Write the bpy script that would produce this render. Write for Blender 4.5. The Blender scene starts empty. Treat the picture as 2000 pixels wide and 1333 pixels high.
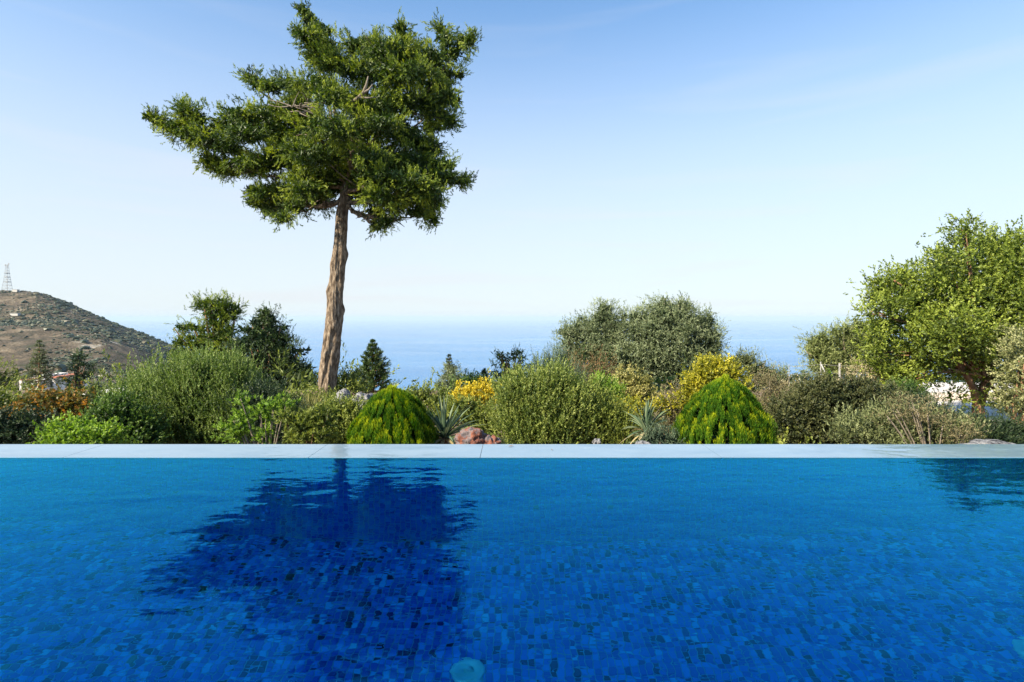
import bpy, bmesh, math, random
import numpy as np
from mathutils import Vector, noise as mnoise

# ------------------------------------------------------------------ scene, camera, light
scene = bpy.context.scene
COL = scene.collection
F = 1050.0          # focal length in photograph pixels
EYE = 0.70          # eye height over the pool water (z = 0)
HZ = 622.0          # eye-level row of the photograph

cam_data = bpy.data.cameras.new("camera")
cam_data.sensor_width = 36.0
cam_data.lens = F / 2000.0 * 36.0
cam_data.shift_y = -(666.5 - HZ) / 2000.0
cam_data.clip_start = 0.05
cam_data.clip_end = 200000.0
cam = bpy.data.objects.new("camera", cam_data)
COL.objects.link(cam)
cam.location = (0, 0, EYE)
cam.rotation_euler = (math.radians(90), 0, 0)
scene.camera = cam

SUN_EL = math.radians(37)
SUN_AZ = math.radians(53)        # to the left of straight behind the camera
SUN_DIR = Vector((-math.sin(SUN_AZ) * math.cos(SUN_EL), -math.cos(SUN_AZ) * math.cos(SUN_EL), math.sin(SUN_EL)))

world = bpy.data.worlds.new("World")
scene.world = world
world.use_nodes = True
wn, wl = world.node_tree.nodes, world.node_tree.links
wn.clear()
w_out = wn.new("ShaderNodeOutputWorld")
w_bg = wn.new("ShaderNodeBackground")
w_sky = wn.new("ShaderNodeTexSky")
w_sky.sky_type = 'NISHITA'
w_sky.sun_disc = False
w_sky.sun_elevation = SUN_EL
w_sky.sun_rotation = math.pi + SUN_AZ
w_sky.altitude = 200
w_sky.air_density = 1.0
w_sky.dust_density = 0.3
w_sky.ozone_density = 2.0
w_bg.inputs["Strength"].default_value = 0.12
w_hs = wn.new("ShaderNodeHueSaturation")
w_hs.inputs["Saturation"].default_value = 1.0
w_mul = wn.new("ShaderNodeMix"); w_mul.data_type = 'RGBA'; w_mul.blend_type = 'MULTIPLY'; w_mul.inputs[0].default_value = 1.0
w_mul.inputs[7].default_value = (0.52, 0.81, 0.93, 1)
wl.new(w_sky.outputs[0], w_hs.inputs["Color"]); wl.new(w_hs.outputs[0], w_mul.inputs[6])
# pale summer air low over the sea: the sky whitens evenly towards the horizon all round
w_tc = wn.new("ShaderNodeTexCoord"); w_sep = wn.new("ShaderNodeSeparateXYZ"); w_rmp = wn.new("ShaderNodeValToRGB")
w_rmp.color_ramp.interpolation = 'B_SPLINE'
for i_, (p_, v_) in enumerate([(0.0, 0.92), (0.16, 0.80), (0.32, 0.50), (0.5, 0.04), (0.75, 0.0)]):
    e_ = w_rmp.color_ramp.elements[i_] if i_ < 2 else w_rmp.color_ramp.elements.new(p_)
    e_.position = p_; e_.color = (v_, v_, v_, 1)
w_mix = wn.new("ShaderNodeMix"); w_mix.data_type = 'RGBA'
w_mix.inputs[7].default_value = (2.95, 3.02, 3.15, 1)
wl.new(w_tc.outputs["Generated"], w_sep.inputs[0]); wl.new(w_sep.outputs["Z"], w_rmp.inputs[0])
# faint high cirrus streaks
w_map = wn.new("ShaderNodeMapping"); w_map.inputs["Scale"].default_value = (1.6, 1.6, 16.0); w_map.inputs["Rotation"].default_value = (0.05, 0.03, 0)
w_ns = wn.new("ShaderNodeTexNoise"); w_ns.inputs["Scale"].default_value = 1.3; w_ns.inputs["Detail"].default_value = 6; w_ns.inputs["Distortion"].default_value = 0.5
w_cr = wn.new("ShaderNodeMapRange"); w_cr.inputs[1].default_value = 0.53; w_cr.inputs[2].default_value = 0.78; w_cr.inputs[3].default_value = 0.0; w_cr.inputs[4].default_value = 0.12
w_add = wn.new("ShaderNodeMath"); w_add.operation = 'ADD'; w_add.use_clamp = True
wl.new(w_tc.outputs["Generated"], w_map.inputs["Vector"]); wl.new(w_map.outputs[0], w_ns.inputs["Vector"]); wl.new(w_ns.outputs["Fac"], w_cr.inputs[0])
wl.new(w_rmp.outputs[0], w_add.inputs[0]); wl.new(w_cr.outputs[0], w_add.inputs[1])
wl.new(w_add.outputs[0], w_mix.inputs[0]); wl.new(w_mul.outputs[2], w_mix.inputs[6])
wl.new(w_mix.outputs[2], w_bg.inputs["Color"])
wl.new(w_bg.outputs[0], w_out.inputs["Surface"])

sun_data = bpy.data.lights.new("sun", 'SUN')
sun_data.energy = 5.0
sun_data.angle = math.radians(0.5)
sun_data.color = (1.0, 0.88, 0.68)
sun = bpy.data.objects.new("sun", sun_data)
COL.objects.link(sun)
sun.rotation_euler = SUN_DIR.to_track_quat('Z', 'Y').to_euler()

scene.view_settings.view_transform = 'Standard'
scene.view_settings.look = 'None'
scene.view_settings.exposure = 1.28
scene.view_settings.gamma = 1.0
scene.view_settings.use_curve_mapping = False
cy = scene.cycles
cy.use_denoising = True
cy.max_bounces = 7
cy.diffuse_bounces = 3
cy.glossy_bounces = 3
cy.transmission_bounces = 5
cy.transparent_max_bounces = 6
cy.volume_bounces = 0
cy.sample_clamp_indirect = 6.0

# ------------------------------------------------------------------ helpers
R = np.random.default_rng


def P(px, py, Y):
    """World point seen at photograph pixel (px, py) at distance Y in front of the camera."""
    return np.array([(px - 1000.0) / F * Y, Y, EYE - (py - HZ) / F * Y])


def gz(x, y):
    """Height of the garden ground."""
    x = np.asarray(x, float); y = np.asarray(y, float)
    z = np.where(y < 16, -0.72 - 0.055 * np.maximum(y - 3.0, 0), -0.72 - 0.055 * 13 - 0.25 * (y - 16))
    z = z + 0.05 * np.sin(x * 0.9 + 1.0) * np.cos(y * 0.7) * np.clip((y - 3.5) / 3, 0, 1)
    # the terrace on the right keeps its level a little longer
    s = np.clip((x - 7) / 4, 0, 1) * np.clip((24 - y) / 8, 0, 1)
    z = z * (1 - s) + s * np.minimum(-1.15 - 0.02 * (y - 9), -0.72)
    return z


def link(o, parent=None):
    COL.objects.link(o)
    if parent is not None:
        o.parent = parent
        o.matrix_parent_inverse.identity()
    return o


def props(o, label=None, cat=None, group=None, kind=None):
    if label: o["label"] = label
    if cat: o["category"] = cat
    if group: o["group"] = group
    if kind: o["kind"] = kind
    return o


def thing(name, loc, label, cat, group=None):
    o = bpy.data.objects.new(name, None)
    o.empty_display_size = 0.2
    o.location = tuple(float(v) for v in loc)
    link(o)
    return props(o, label, cat, group)


def mesh_np(name, verts, faces, mats, tint=None, smooth=False):
    """verts (N,3); faces (M,k) array or list of such arrays."""
    me = bpy.data.meshes.new(name)
    if isinstance(faces, np.ndarray): faces = [faces]
    faces = [np.asarray(f, dtype=np.int32) for f in faces if len(f)]
    me.vertices.add(len(verts))
    me.vertices.foreach_set("co", np.asarray(verts, dtype=np.float32).ravel())
    loops = np.concatenate([f.ravel() for f in faces])
    totals = np.concatenate([np.full(len(f), f.shape[1], dtype=np.int32) for f in faces])
    starts = np.concatenate([[0], np.cumsum(totals)[:-1]]).astype(np.int32)
    me.loops.add(len(loops))
    me.loops.foreach_set("vertex_index", loops)
    me.polygons.add(len(totals))
    me.polygons.foreach_set("loop_start", starts)
    me.polygons.foreach_set("loop_total", totals)
    me.polygons.foreach_set("use_smooth", np.full(len(totals), bool(smooth)))
    me.update(calc_edges=True)
    if tint is not None:
        a = me.attributes.new("tint", 'FLOAT', 'FACE')
        a.data.foreach_set("value", np.asarray(tint, dtype=np.float32))
    for m in (mats if isinstance(mats, (list, tuple)) else [mats]):
        me.materials.append(m)
    return me


def obj_np(name, verts, faces, mat, parent=None, tint=None, smooth=False, origin=None):
    verts = np.asarray(verts, float)
    if parent is not None:
        off = np.array(parent.matrix_basis.translation)
        p = parent.parent
        while p is not None:
            off = off + np.array(p.matrix_basis.translation); p = p.parent
        verts = verts - off
        o = bpy.data.objects.new(name, mesh_np(name, verts, faces, mat, tint, smooth))
        return link(o, parent)
    if origin is not None:
        verts = verts - np.asarray(origin)
    o = bpy.data.objects.new(name, mesh_np(name, verts, faces, mat, tint, smooth))
    if origin is not None: o.location = tuple(origin)
    return link(o)


def unit(v):
    return v / np.maximum(np.linalg.norm(v, axis=-1, keepdims=True), 1e-9)


def box_vf(c, s, taper=1.0):
    x, y, z = c; a, b, h = s[0] / 2, s[1] / 2, s[2] / 2
    v = []
    for dz, t in ((-h, 1.0), (h, taper)):
        for dx, dy in ((-a, -b), (a, -b), (a, b), (-a, b)):
            v.append((x + dx * t, y + dy * t, z + dz))
    f = [(3, 2, 1, 0), (4, 5, 6, 7), (0, 1, 5, 4), (1, 2, 6, 5), (2, 3, 7, 6), (3, 0, 4, 7)]
    return np.array(v), np.array(f)


def join_vf(parts):
    V, Fs, off = [], [], 0
    for v, f in parts:
        V.append(v); Fs.append(f + off); off += len(v)
    return np.concatenate(V), np.concatenate(Fs)


def tube_vf(pts, radii, sides=8, rough=0.0, seed=0, cap=True):
    pts = np.asarray(pts, float); n = len(pts)
    radii = np.broadcast_to(np.asarray(radii, float), (n,))
    tan = unit(np.gradient(pts, axis=0))
    ref = np.array([0.13, 0.97, 0.2]) if abs(tan[0][1]) < 0.8 else np.array([1.0, 0.1, 0.1])
    a = unit(np.cross(tan, ref)); b = np.cross(tan, a)
    ang = np.linspace(0, 2 * math.pi, sides, endpoint=False)
    rng = R(seed)
    rr = radii[:, None] * (1 + rough * rng.normal(size=(n, sides)))
    V = pts[:, None, :] + rr[:, :, None] * (np.cos(ang)[None, :, None] * a[:, None, :] + np.sin(ang)[None, :, None] * b[:, None, :])
    V = V.reshape(-1, 3)
    i = np.arange(n - 1)[:, None] * sides; j = np.arange(sides)[None, :]; k = (j + 1) % sides
    f = np.stack([i + j, i + k, i + sides + k, i + sides + j], -1).reshape(-1, 4)
    if cap:
        V = np.vstack([V, pts[-1]])
        t = len(V) - 1; base = (n - 1) * sides
        jj = np.arange(0, sides, 2)
        f = np.vstack([f, np.stack([base + jj, base + (jj + 1) % sides, base + (jj + 2) % sides, np.full(len(jj), t)], -1)])
    return V, f


def bez(p0, p1, p2, n=8):
    t = np.linspace(0, 1, n)[:, None]
    return (1 - t) ** 2 * np.asarray(p0) + 2 * t * (1 - t) * np.asarray(p1) + t ** 2 * np.asarray(p2)


# ------------------------------------------------------------------ materials
def nodes_of(name):
    m = bpy.data.materials.new(name)
    m.use_nodes = True
    nt = m.node_tree
    for n in list(nt.nodes): nt.nodes.remove(n)
    out = nt.nodes.new("ShaderNodeOutputMaterial")
    return m, nt, out


def ramp(nt, stops, interp='LINEAR'):
    r = nt.nodes.new("ShaderNodeValToRGB")
    r.color_ramp.interpolation = interp
    el = r.color_ramp.elements
    while len(el) > 1: el.remove(el[-1])
    el[0].position, el[0].color = stops[0][0], (*stops[0][1], 1)
    for p, c in stops[1:]:
        e = el.new(p); e.color = (*c, 1)
    return r


def noise_node(nt, scale, detail=4, rough=0.55, coord="Object", vec_scale=None, dist=0.0):
    tc = nt.nodes.new("ShaderNodeTexCoord")
    n = nt.nodes.new("ShaderNodeTexNoise")
    n.inputs["Scale"].default_value = scale
    n.inputs["Detail"].default_value = detail
    n.inputs["Roughness"].default_value = rough
    n.inputs["Distortion"].default_value = dist
    src = tc.outputs[coord]
    if vec_scale:
        mp = nt.nodes.new("ShaderNodeMapping")
        mp.inputs["Scale"].default_value = vec_scale
        nt.links.new(src, mp.inputs["Vector"]); src = mp.outputs[0]
    nt.links.new(src, n.inputs["Vector"])
    return n


def leaf_mat(name, stops, trans=0.32, gloss=0.35, rough=0.5):
    m, nt, out = nodes_of(name)
    at = nt.nodes.new("ShaderNodeAttribute"); at.attribute_name = "tint"
    r = ramp(nt, stops)
    nt.links.new(at.outputs["Fac"], r.inputs[0])
    b = nt.nodes.new("ShaderNodeBsdfPrincipled")
    b.inputs["Roughness"].default_value = rough
    b.inputs["Specular IOR Level"].default_value = gloss
    nt.links.new(r.outputs[0], b.inputs["Base Color"])
    t = nt.nodes.new("ShaderNodeBsdfTranslucent")
    hs = nt.nodes.new("ShaderNodeHueSaturation")
    hs.inputs["Saturation"].default_value = 1.1
    hs.inputs["Value"].default_value = 1.25
    nt.links.new(r.outputs[0], hs.inputs["Color"])
    nt.links.new(hs.outputs[0], t.inputs["Color"])
    mx = nt.nodes.new("ShaderNodeMixShader"); mx.inputs[0].default_value = trans
    nt.links.new(b.outputs[0], mx.inputs[1]); nt.links.new(t.outputs[0], mx.inputs[2])
    nt.links.new(mx.outputs[0], out.inputs["Surface"])
    return m


def rough_mat(name, stops, scale, rough=0.85, bump=0.3, bump_dist=0.02, vec_scale=None, detail=6, spec=0.3, scale2=None):
    m, nt, out = nodes_of(name)
    n = noise_node(nt, scale, detail, 0.6, vec_scale=vec_scale)
    r = ramp(nt, stops)
    nt.links.new(n.outputs["Fac"], r.inputs[0])
    b = nt.nodes.new("ShaderNodeBsdfPrincipled")
    b.inputs["Roughness"].default_value = rough
    b.inputs["Specular IOR Level"].default_value = spec
    nt.links.new(r.outputs[0], b.inputs["Base Color"])
    n2 = noise_node(nt, scale2 or scale * 3, 6, 0.65, vec_scale=vec_scale)
    bp = nt.nodes.new("ShaderNodeBump")
    bp.inputs["Strength"].default_value = bump
    bp.inputs["Distance"].default_value = bump_dist
    nt.links.new(n2.outputs["Fac"], bp.inputs["Height"])
    nt.links.new(bp.outputs[0], b.inputs["Normal"])
    nt.links.new(b.outputs[0], out.inputs["Surface"])
    return m


M = {}
M["bark_cypress"] = rough_mat("bark_cypress", [(0.25, (0.07, 0.042, 0.026)), (0.42, (0.12, 0.092, 0.068)), (0.54, (0.26, 0.20, 0.145)), (0.70, (0.38, 0.315, 0.245))],
                              15, 0.95, 1.0, 0.05, (1.5, 1.5, 0.5), scale2=30, spec=0.1)
M["bark_brown"] = rough_mat("bark_brown", [(0.3, (0.09, 0.05, 0.03)), (0.6, (0.30, 0.17, 0.095)), (0.8, (0.36, 0.25, 0.16))], 9, 0.9, 0.8, 0.03, (1, 1, 0.35))
M["bark_grey"] = rough_mat("bark_grey", [(0.3, (0.10, 0.08, 0.06)), (0.7, (0.26, 0.22, 0.17))], 12, 0.9, 0.6, 0.02, (1, 1, 0.35))
M["limestone"] = rough_mat("limestone", [(0.36, (0.03, 0.03, 0.035)), (0.48, (0.17, 0.17, 0.18)), (0.64, (0.34, 0.34, 0.34))], 26, 0.9, 1.0, 0.02, detail=8)
M["red_limestone"] = rough_mat("red_limestone", [(0.34, (0.05, 0.045, 0.045)), (0.45, (0.16, 0.13, 0.13)), (0.52, (0.22, 0.08, 0.045)), (0.60, (0.13, 0.05, 0.035)), (0.66, (0.24, 0.22, 0.22))], 9, 0.9, 1.0, 0.02, detail=8)
M["pale_stone"] = rough_mat("pale_stone", [(0.3, (0.22, 0.17, 0.13)), (0.5, (0.46, 0.39, 0.33)), (0.7, (0.60, 0.54, 0.48))], 7, 0.9, 0.7, 0.02)
M["whitewash"] = rough_mat("whitewash", [(0.3, (0.62, 0.60, 0.56)), (0.7, (0.78, 0.76, 0.72))], 3, 0.85, 0.2, 0.01)
M["roof_tile"] = rough_mat("roof_tile", [(0.3, (0.30, 0.10, 0.06)), (0.7, (0.42, 0.17, 0.10))], 5, 0.85, 0.3, 0.02)
M["galvanised"] = rough_mat("galvanised", [(0.3, (0.26, 0.26, 0.26)), (0.7, (0.36, 0.36, 0.35))], 20, 0.5, 0.1, 0.005)
M["dark_net"] = rough_mat("dark_net", [(0.3, (0.02, 0.05, 0.04)), (0.7, (0.035, 0.08, 0.06))], 30, 0.8, 0.1, 0.005)
M["concrete"] = rough_mat("concrete", [(0.3, (0.40, 0.38, 0.35)), (0.7, (0.52, 0.50, 0.46))], 6, 0.85, 0.3, 0.01)

# ------------------------------------------------------------------ foliage engine
FC = {}


def leaf_quads(pos, d, nrm, L, W):
    """Four-sided pointed leaves with a slight fold."""
    s = unit(np.cross(d, nrm))
    n2 = np.cross(s, d)
    L = L[:, None]; W = W[:, None]
    a = pos
    b = pos + d * L * 0.45 + s * W * 0.5 + n2 * L * 0.05
    c = pos + d * L
    e = pos + d * L * 0.45 - s * W * 0.5 + n2 * L * 0.05
    return np.stack([a, b, c, e], 1).reshape(-1, 3)


def wob(p, k, seed):
    r = R(seed); out = 0
    for i in range(5):
        v = r.normal(size=3) * k; out = out + np.sin(p @ v + r.uniform(0, 6.28))
    return out / 5 ** 0.5


SPEC = dict(
    # up / out / rnd steer the shoots; spread = how far leaves leave the shoot
    cypress=dict(aw=0.45, ll=0.058, lw=0.0135, sl=0.12, lps=13, spc=13, cr=0.062, up=0.35, out=1.0, rnd=0.4, spread=0.65, thin=-0.25, inner=0.35, core=0.16),
    conifer=dict(ll=0.12, lw=0.024, sl=0.30, lps=12, spc=10, cr=0.15, up=0.45, out=0.9, rnd=0.4, spread=0.7, thin=-0.5, inner=0.4, core=0.15),
    olive=dict(ll=0.08, lw=0.022, sl=0.20, lps=9, spc=9, cr=0.13, up=0.45, out=0.8, rnd=0.5, spread=0.9, thin=-0.6, inner=0.25, core=0.2),
    broad=dict(ll=0.058, lw=0.028, sl=0.15, lps=8, spc=12, cr=0.10, up=0.45, out=0.9, rnd=0.55, spread=1.0, thin=-0.15, inner=0.45, core=0.05),
    twiggy=dict(ll=0.024, lw=0.0095, sl=0.13, lps=14, spc=3, cr=0.05, up=1.2, out=0.7, rnd=0.35, spread=0.9, thin=-0.35, inner=0.35, core=0.15),
    small=dict(ll=0.03, lw=0.015, sl=0.08, lps=9, spc=8, cr=0.045, up=0.6, out=0.8, rnd=0.5, spread=1.0, thin=-0.35, inner=0.35, core=0.15),
    round_leaf=dict(ll=0.042, lw=0.024, sl=0.07, lps=7, spc=4, cr=0.06, up=0.5, out=0.8, rnd=0.6, spread=1.2, thin=-0.5, inner=0.4, core=0.08),
    long_leaf=dict(ll=0.07, lw=0.018, sl=0.05, lps=9, spc=2, cr=0.05, up=0.7, out=0.7, rnd=0.6, spread=1.0, thin=-0.4, inner=0.4, core=0.05),
    needle=dict(ll=0.035, lw=0.006, sl=0.20, lps=22, spc=2, cr=0.03, up=2.2, out=0.4, rnd=0.18, spread=0.8, thin=-1.2, inner=0.5, core=0.1),
    dry=dict(ll=0.024, lw=0.010, sl=0.11, lps=9, spc=3, cr=0.07, up=0.6, out=0.7, rnd=0.8, spread=1.1, thin=-0.3, inner=0.5, core=0.0),
    juniper=dict(ll=0.03, lw=0.008, sl=0.12, lps=16, spc=4, cr=0.05, up=0.25, out=1.0, rnd=0.35, spread=0.6, thin=-0.9, inner=0.3, core=0.2),
    sage=dict(ll=0.04, lw=0.013, sl=0.12, lps=10, spc=2, cr=0.07, up=1.3, out=0.6, rnd=0.4, spread=0.9, thin=-0.2, inner=0.5, core=0.03),
)


def foliage(lobes, spec, n, seed, scale=1.0, hang=0.0):
    """lobes: (L,6) centre and radii. n: number of leaves. Returns verts, faces, tint."""
    s = dict(SPEC[spec]) if isinstance(spec, str) else spec
    rng = R(seed)
    lob = np.asarray(lobes, float)
    area = (lob[:, 3] * lob[:, 5] + lob[:, 4] * lob[:, 5] + lob[:, 3] * lob[:, 4]) ** s.get("aw", 0.85)
    lps, spc = s["lps"], s["spc"]
    ncl = max(4, int(n * (1 - s["core"]) / (lps * spc)))
    draw = int(ncl * 1.6)
    li = rng.choice(len(lob), draw, p=area / area.sum())
    u = unit(rng.normal(size=(draw, 3)))
    fr = 1 - s["inner"] * rng.random(draw) ** 1.5
    fr *= 1 + 0.16 * rng.normal(size=draw)
    p = lob[li, :3] + lob[li, 3:] * u * fr[:, None]
    size = np.median(lob[:, 3:]).clip(0.1)
    keep = wob(p, 3.2 / size, seed + 5) > s["thin"] - 0.5
    p, u, li = p[keep][:ncl], u[keep][:ncl], li[keep][:ncl]
    nrm = unit(u / lob[li, 3:])
    tc = rng.normal(size=len(p)) * 0.16
    # shoots
    k = len(p) * spc
    sp = np.repeat(p, spc, 0) + rng.normal(size=(k, 3)) * s["cr"] * scale
    sn = np.repeat(nrm, spc, 0)
    sd = unit(sn * s["out"] + np.array([0, 0, s["up"] - hang]) + rng.normal(size=(k, 3)) * s["rnd"])
    ts = np.repeat(tc, spc) + rng.normal(size=k) * 0.08
    sl = s["sl"] * scale * rng.uniform(0.55, 1.35, k)
    # leaves
    t = np.tile(np.linspace(0.05, 1, lps), k)
    q = k * lps
    D = np.repeat(sd, lps, 0)
    pos = np.repeat(sp, lps, 0) + D * (t * np.repeat(sl, lps))[:, None]
    perp = unit(np.cross(D, rng.normal(size=(q, 3))))
    ld = unit(D + perp * s["spread"] * (1.15 - 0.6 * t)[:, None] + rng.normal(size=(q, 3)) * 0.12)
    nn = unit(np.repeat(sn, lps, 0) * 0.6 + D * 0.3 + rng.normal(size=(q, 3)) * 0.55)
    L = s["ll"] * scale * rng.uniform(0.6, 1.25, q) * (1.1 - 0.35 * t)
    W = s["lw"] * scale * rng.uniform(0.7, 1.3, q)
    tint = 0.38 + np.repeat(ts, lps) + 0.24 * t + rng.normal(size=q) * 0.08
    # inner leaves that close the crown, coloured darker as painted inner shadow
    nc = int(n * s["core"])
    if nc:
        lj = rng.choice(len(lob), nc, p=area / area.sum())
        v = unit(rng.normal(size=(nc, 3))) * (rng.random(nc) ** 0.4 * 0.72)[:, None]
        cp = lob[lj, :3] + lob[lj, 3:] * v
        cd = unit(rng.normal(size=(nc, 3)))
        pos = np.vstack([pos, cp]); ld = np.vstack([ld, cd]); nn = np.vstack([nn, unit(rng.normal(size=(nc, 3)))])
        L = np.concatenate([L, s["ll"] * scale * rng.uniform(1.4, 2.4, nc)])
        W = np.concatenate([W, s["ll"] * scale * rng.uniform(0.5, 0.9, nc)])
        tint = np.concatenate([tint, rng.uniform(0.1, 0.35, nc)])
    V = leaf_quads(pos, ld, nn, L, W)
    Fc = np.arange(len(V)).reshape(-1, 4)
    return V, Fc, np.clip(tint, 0.01, 0.99)


def lobes_px(Y, lst, depth=1.0):
    out = []
    for l in lst:
        px, py, rx, ry = l[:4]
        dy = l[4] if len(l) > 4 else 0.0
        y = Y + dy
        c = P(px, py, y)
        rX, rZ = rx / F * y, ry / F * y
        out.append((c[0], c[1], c[2], rX, (rX + rZ) * 0.5 * depth, rZ))
    return np.array(out)


def stems(base, lobes, r0, seed, mat, parent, name="trunk", fork=0.35, sides=5, nmax=40):
    rng = R(seed)
    parts = []
    base = np.asarray(base, float)
    idx = np.arange(len(lobes)) if len(lobes) <= nmax else rng.choice(len(lobes), nmax, replace=False)
    for i in idx:
        c = lobes[i, :3]
        for _ in range(2):
            tip = c + rng.normal(size=3) * lobes[i, 3:] * 0.35
            mid = base * (1 - fork) + tip * fork + np.array([0, 0, np.linalg.norm(tip - base) * 0.18])
            b = base + rng.normal(size=3) * np.array([1, 1, 0]) * r0 * 1.2
            parts.append(tube_vf(bez(b, mid, tip, 9), np.linspace(r0, r0 * 0.25, 9), sides, 0.05, i))
    v, f = join_vf(parts)
    return obj_np(name, v, f, mat, parent, smooth=True)


def sh(lst, dy, dx=0):
    return [(l[0] + dx, l[1] + dy, *l[2:]) for l in lst]


def plant(name, label, cat, Y, lst, spec, n, mat, seed, bark="bark_grey", r0=0.012, scale=1.0, depth=1.0, group=None, hang=0.0, base_px=None, crown="foliage", skel="stem", bury=False):
    lob = lobes_px(Y, lst, depth)
    rj = R(seed + 900); ex = []
    for l_ in lob:
        for _ in range(2):
            a_ = rj.uniform(-0.3, 3.44); q_ = rj.uniform(.22, .42)
            ex.append((l_[0] + math.cos(a_) * l_[3] * .95, l_[1] + rj.normal() * l_[4] * .4, l_[2] + abs(math.sin(a_)) * l_[5] * .95, l_[3] * q_, l_[4] * q_, l_[5] * q_ * rj.uniform(.8, 1.5)))
    body = lob; lob = np.vstack([lob, ex])
    bx = P(base_px, 0, Y)[0] if base_px is not None else float(np.average(lob[:, 0], weights=lob[:, 3]))
    by = float(np.mean(lob[:, 1]))
    bz = float(gz(bx, by))
    o = thing(name, (bx, by, bz), label, cat, group)
    v, f, t = foliage(lob, spec, n, seed, scale, hang)
    ok = v.reshape(-1, 4, 3)[:, :, 2].min(1) > gz(v[::4, 0], v[::4, 1]) - 0.02
    ok &= v.reshape(-1, 4, 3)[:, :, 1].min(1) > 3.12
    v = v.reshape(-1, 4, 3)[ok].reshape(-1, 3); t = t[ok]; f = np.arange(len(v)).reshape(-1, 4)
    obj_np(crown, v, f, mat, o, t)
    stems((bx, by, bz - 0.03), body, r0, seed + 1, M[bark], o, skel)
    FC[name + str(seed)] = len(f)
    return o

# ------------------------------------------------------------------ pool
D1, D2 = 2.70, 2.975       # inner and outer edge of the far coping
DEPTH = 1.08
PX = 7.0                  # half width of the basin
PB = -2.2                 # rear wall of the basin
PITCH = 0.026

TILE_STOPS = [(0.0, (0.001, 0.005, 0.08)), (0.10, (0.002, 0.012, 0.16)), (0.22, (0.003, 0.045, 0.34)), (0.30, (0.004, 0.085, 0.56)),
              (0.50, (0.005, 0.150, 0.72)), (0.66, (0.006, 0.23, 0.84)), (0.80, (0.015, 0.37, 0.90)), (0.94, (0.02, 0.12, 0.17)), (0.955, (0.05, 0.48, 0.88))]
m, nt, out = nodes_of("glass_mosaic")
at = nt.nodes.new("ShaderNodeAttribute"); at.attribute_name = "tint"
r = ramp(nt, TILE_STOPS, 'CONSTANT'); nt.links.new(at.outputs["Fac"], r.inputs[0])
b = nt.nodes.new("ShaderNodeBsdfPrincipled"); b.inputs["Roughness"].default_value = 0.25
nt.links.new(r.outputs[0], b.inputs["Base Color"]); nt.links.new(b.outputs[0], out.inputs["Surface"])
M["tile"] = m
m, nt, out = nodes_of("mosaic_far")      # beyond the range where single tiles can be told apart
tc = nt.nodes.new("ShaderNodeTexCoord"); sn = nt.nodes.new("ShaderNodeVectorMath"); sn.operation = 'SNAP'
sn.inputs[1].default_value = (PITCH,) * 3
wnz = nt.nodes.new("ShaderNodeTexWhiteNoise"); nt.links.new(tc.outputs["Object"], sn.inputs[0]); nt.links.new(sn.outputs[0], wnz.inputs["Vector"])
r = ramp(nt, TILE_STOPS, 'CONSTANT'); nt.links.new(wnz.outputs["Value"], r.inputs[0])
b = nt.nodes.new("ShaderNodeBsdfPrincipled"); b.inputs["Roughness"].default_value = 0.3
nt.links.new(r.outputs[0], b.inputs["Base Color"]); nt.links.new(b.outputs[0], out.inputs["Surface"])
M["mosaic_far"] = m
M["grout"] = rough_mat("grout", [(0.3, (0.12, 0.42, 0.68)), (0.7, (0.18, 0.50, 0.76))], 30, 0.8, 0.1, 0.001)

m, nt, out = nodes_of("wet_marble")
n = noise_node(nt, 1.6, 8, 0.6, vec_scale=(0.6, 1.6, 1), dist=1.2)
r = ramp(nt, [(0.34, (0.11, 0.19, 0.255)), (0.48, (0.165, 0.25, 0.32)), (0.68, (0.21, 0.295, 0.365))]); nt.links.new(n.outputs["Fac"], r.inputs[0])  # blue-grey base: sky-lit house shadow put into the colour of white marble
n3 = noise_node(nt, 9, 5, 0.6)
r3 = ramp(nt, [(0.70, (1, 1, 1)), (0.76, (0.45, 0.43, 0.40))]); nt.links.new(n3.outputs["Fac"], r3.inputs[0])
mu = nt.nodes.new("ShaderNodeMix"); mu.data_type = 'RGBA'; mu.blend_type = 'MULTIPLY'; mu.inputs[0].default_value = 1
nt.links.new(r.outputs[0], mu.inputs[6]); nt.links.new(r3.outputs[0], mu.inputs[7])
b = nt.nodes.new("ShaderNodeBsdfPrincipled"); b.inputs["Roughness"].default_value = 0.35
b.inputs["Coat Weight"].default_value = 1.0; b.inputs["Coat Roughness"].default_value = 0.03; b.inputs["Coat IOR"].default_value = 1.33
nt.links.new(mu.outputs[2], b.inputs["Base Color"])
n2 = noise_node(nt, 5, 3, 0.5, vec_scale=(1, 2.4, 1))
bp = nt.nodes.new("ShaderNodeBump"); bp.inputs["Strength"].default_value = 1.0; bp.inputs["Distance"].default_value = 0.004
nt.links.new(n2.outputs["Fac"], bp.inputs["Height"]); nt.links.new(bp.outputs[0], b.inputs["Coat Normal"])
nt.links.new(b.outputs[0], out.inputs["Surface"])
M["marble"] = m

pool = thing("swimming_pool", (0, D2, -DEPTH), "infinity pool lined with blue mosaic, with a white marble overflow edge facing the garden", "swimming pool")


def slab(name, x0, x1, y0, y1, z0, z1, mat, parent):
    v, f = box_vf(((x0 + x1) / 2, (y0 + y1) / 2, (z0 + z1) / 2), (x1 - x0, y1 - y0, z1 - z0))
    return obj_np(name, v, f, mat, parent)


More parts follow.
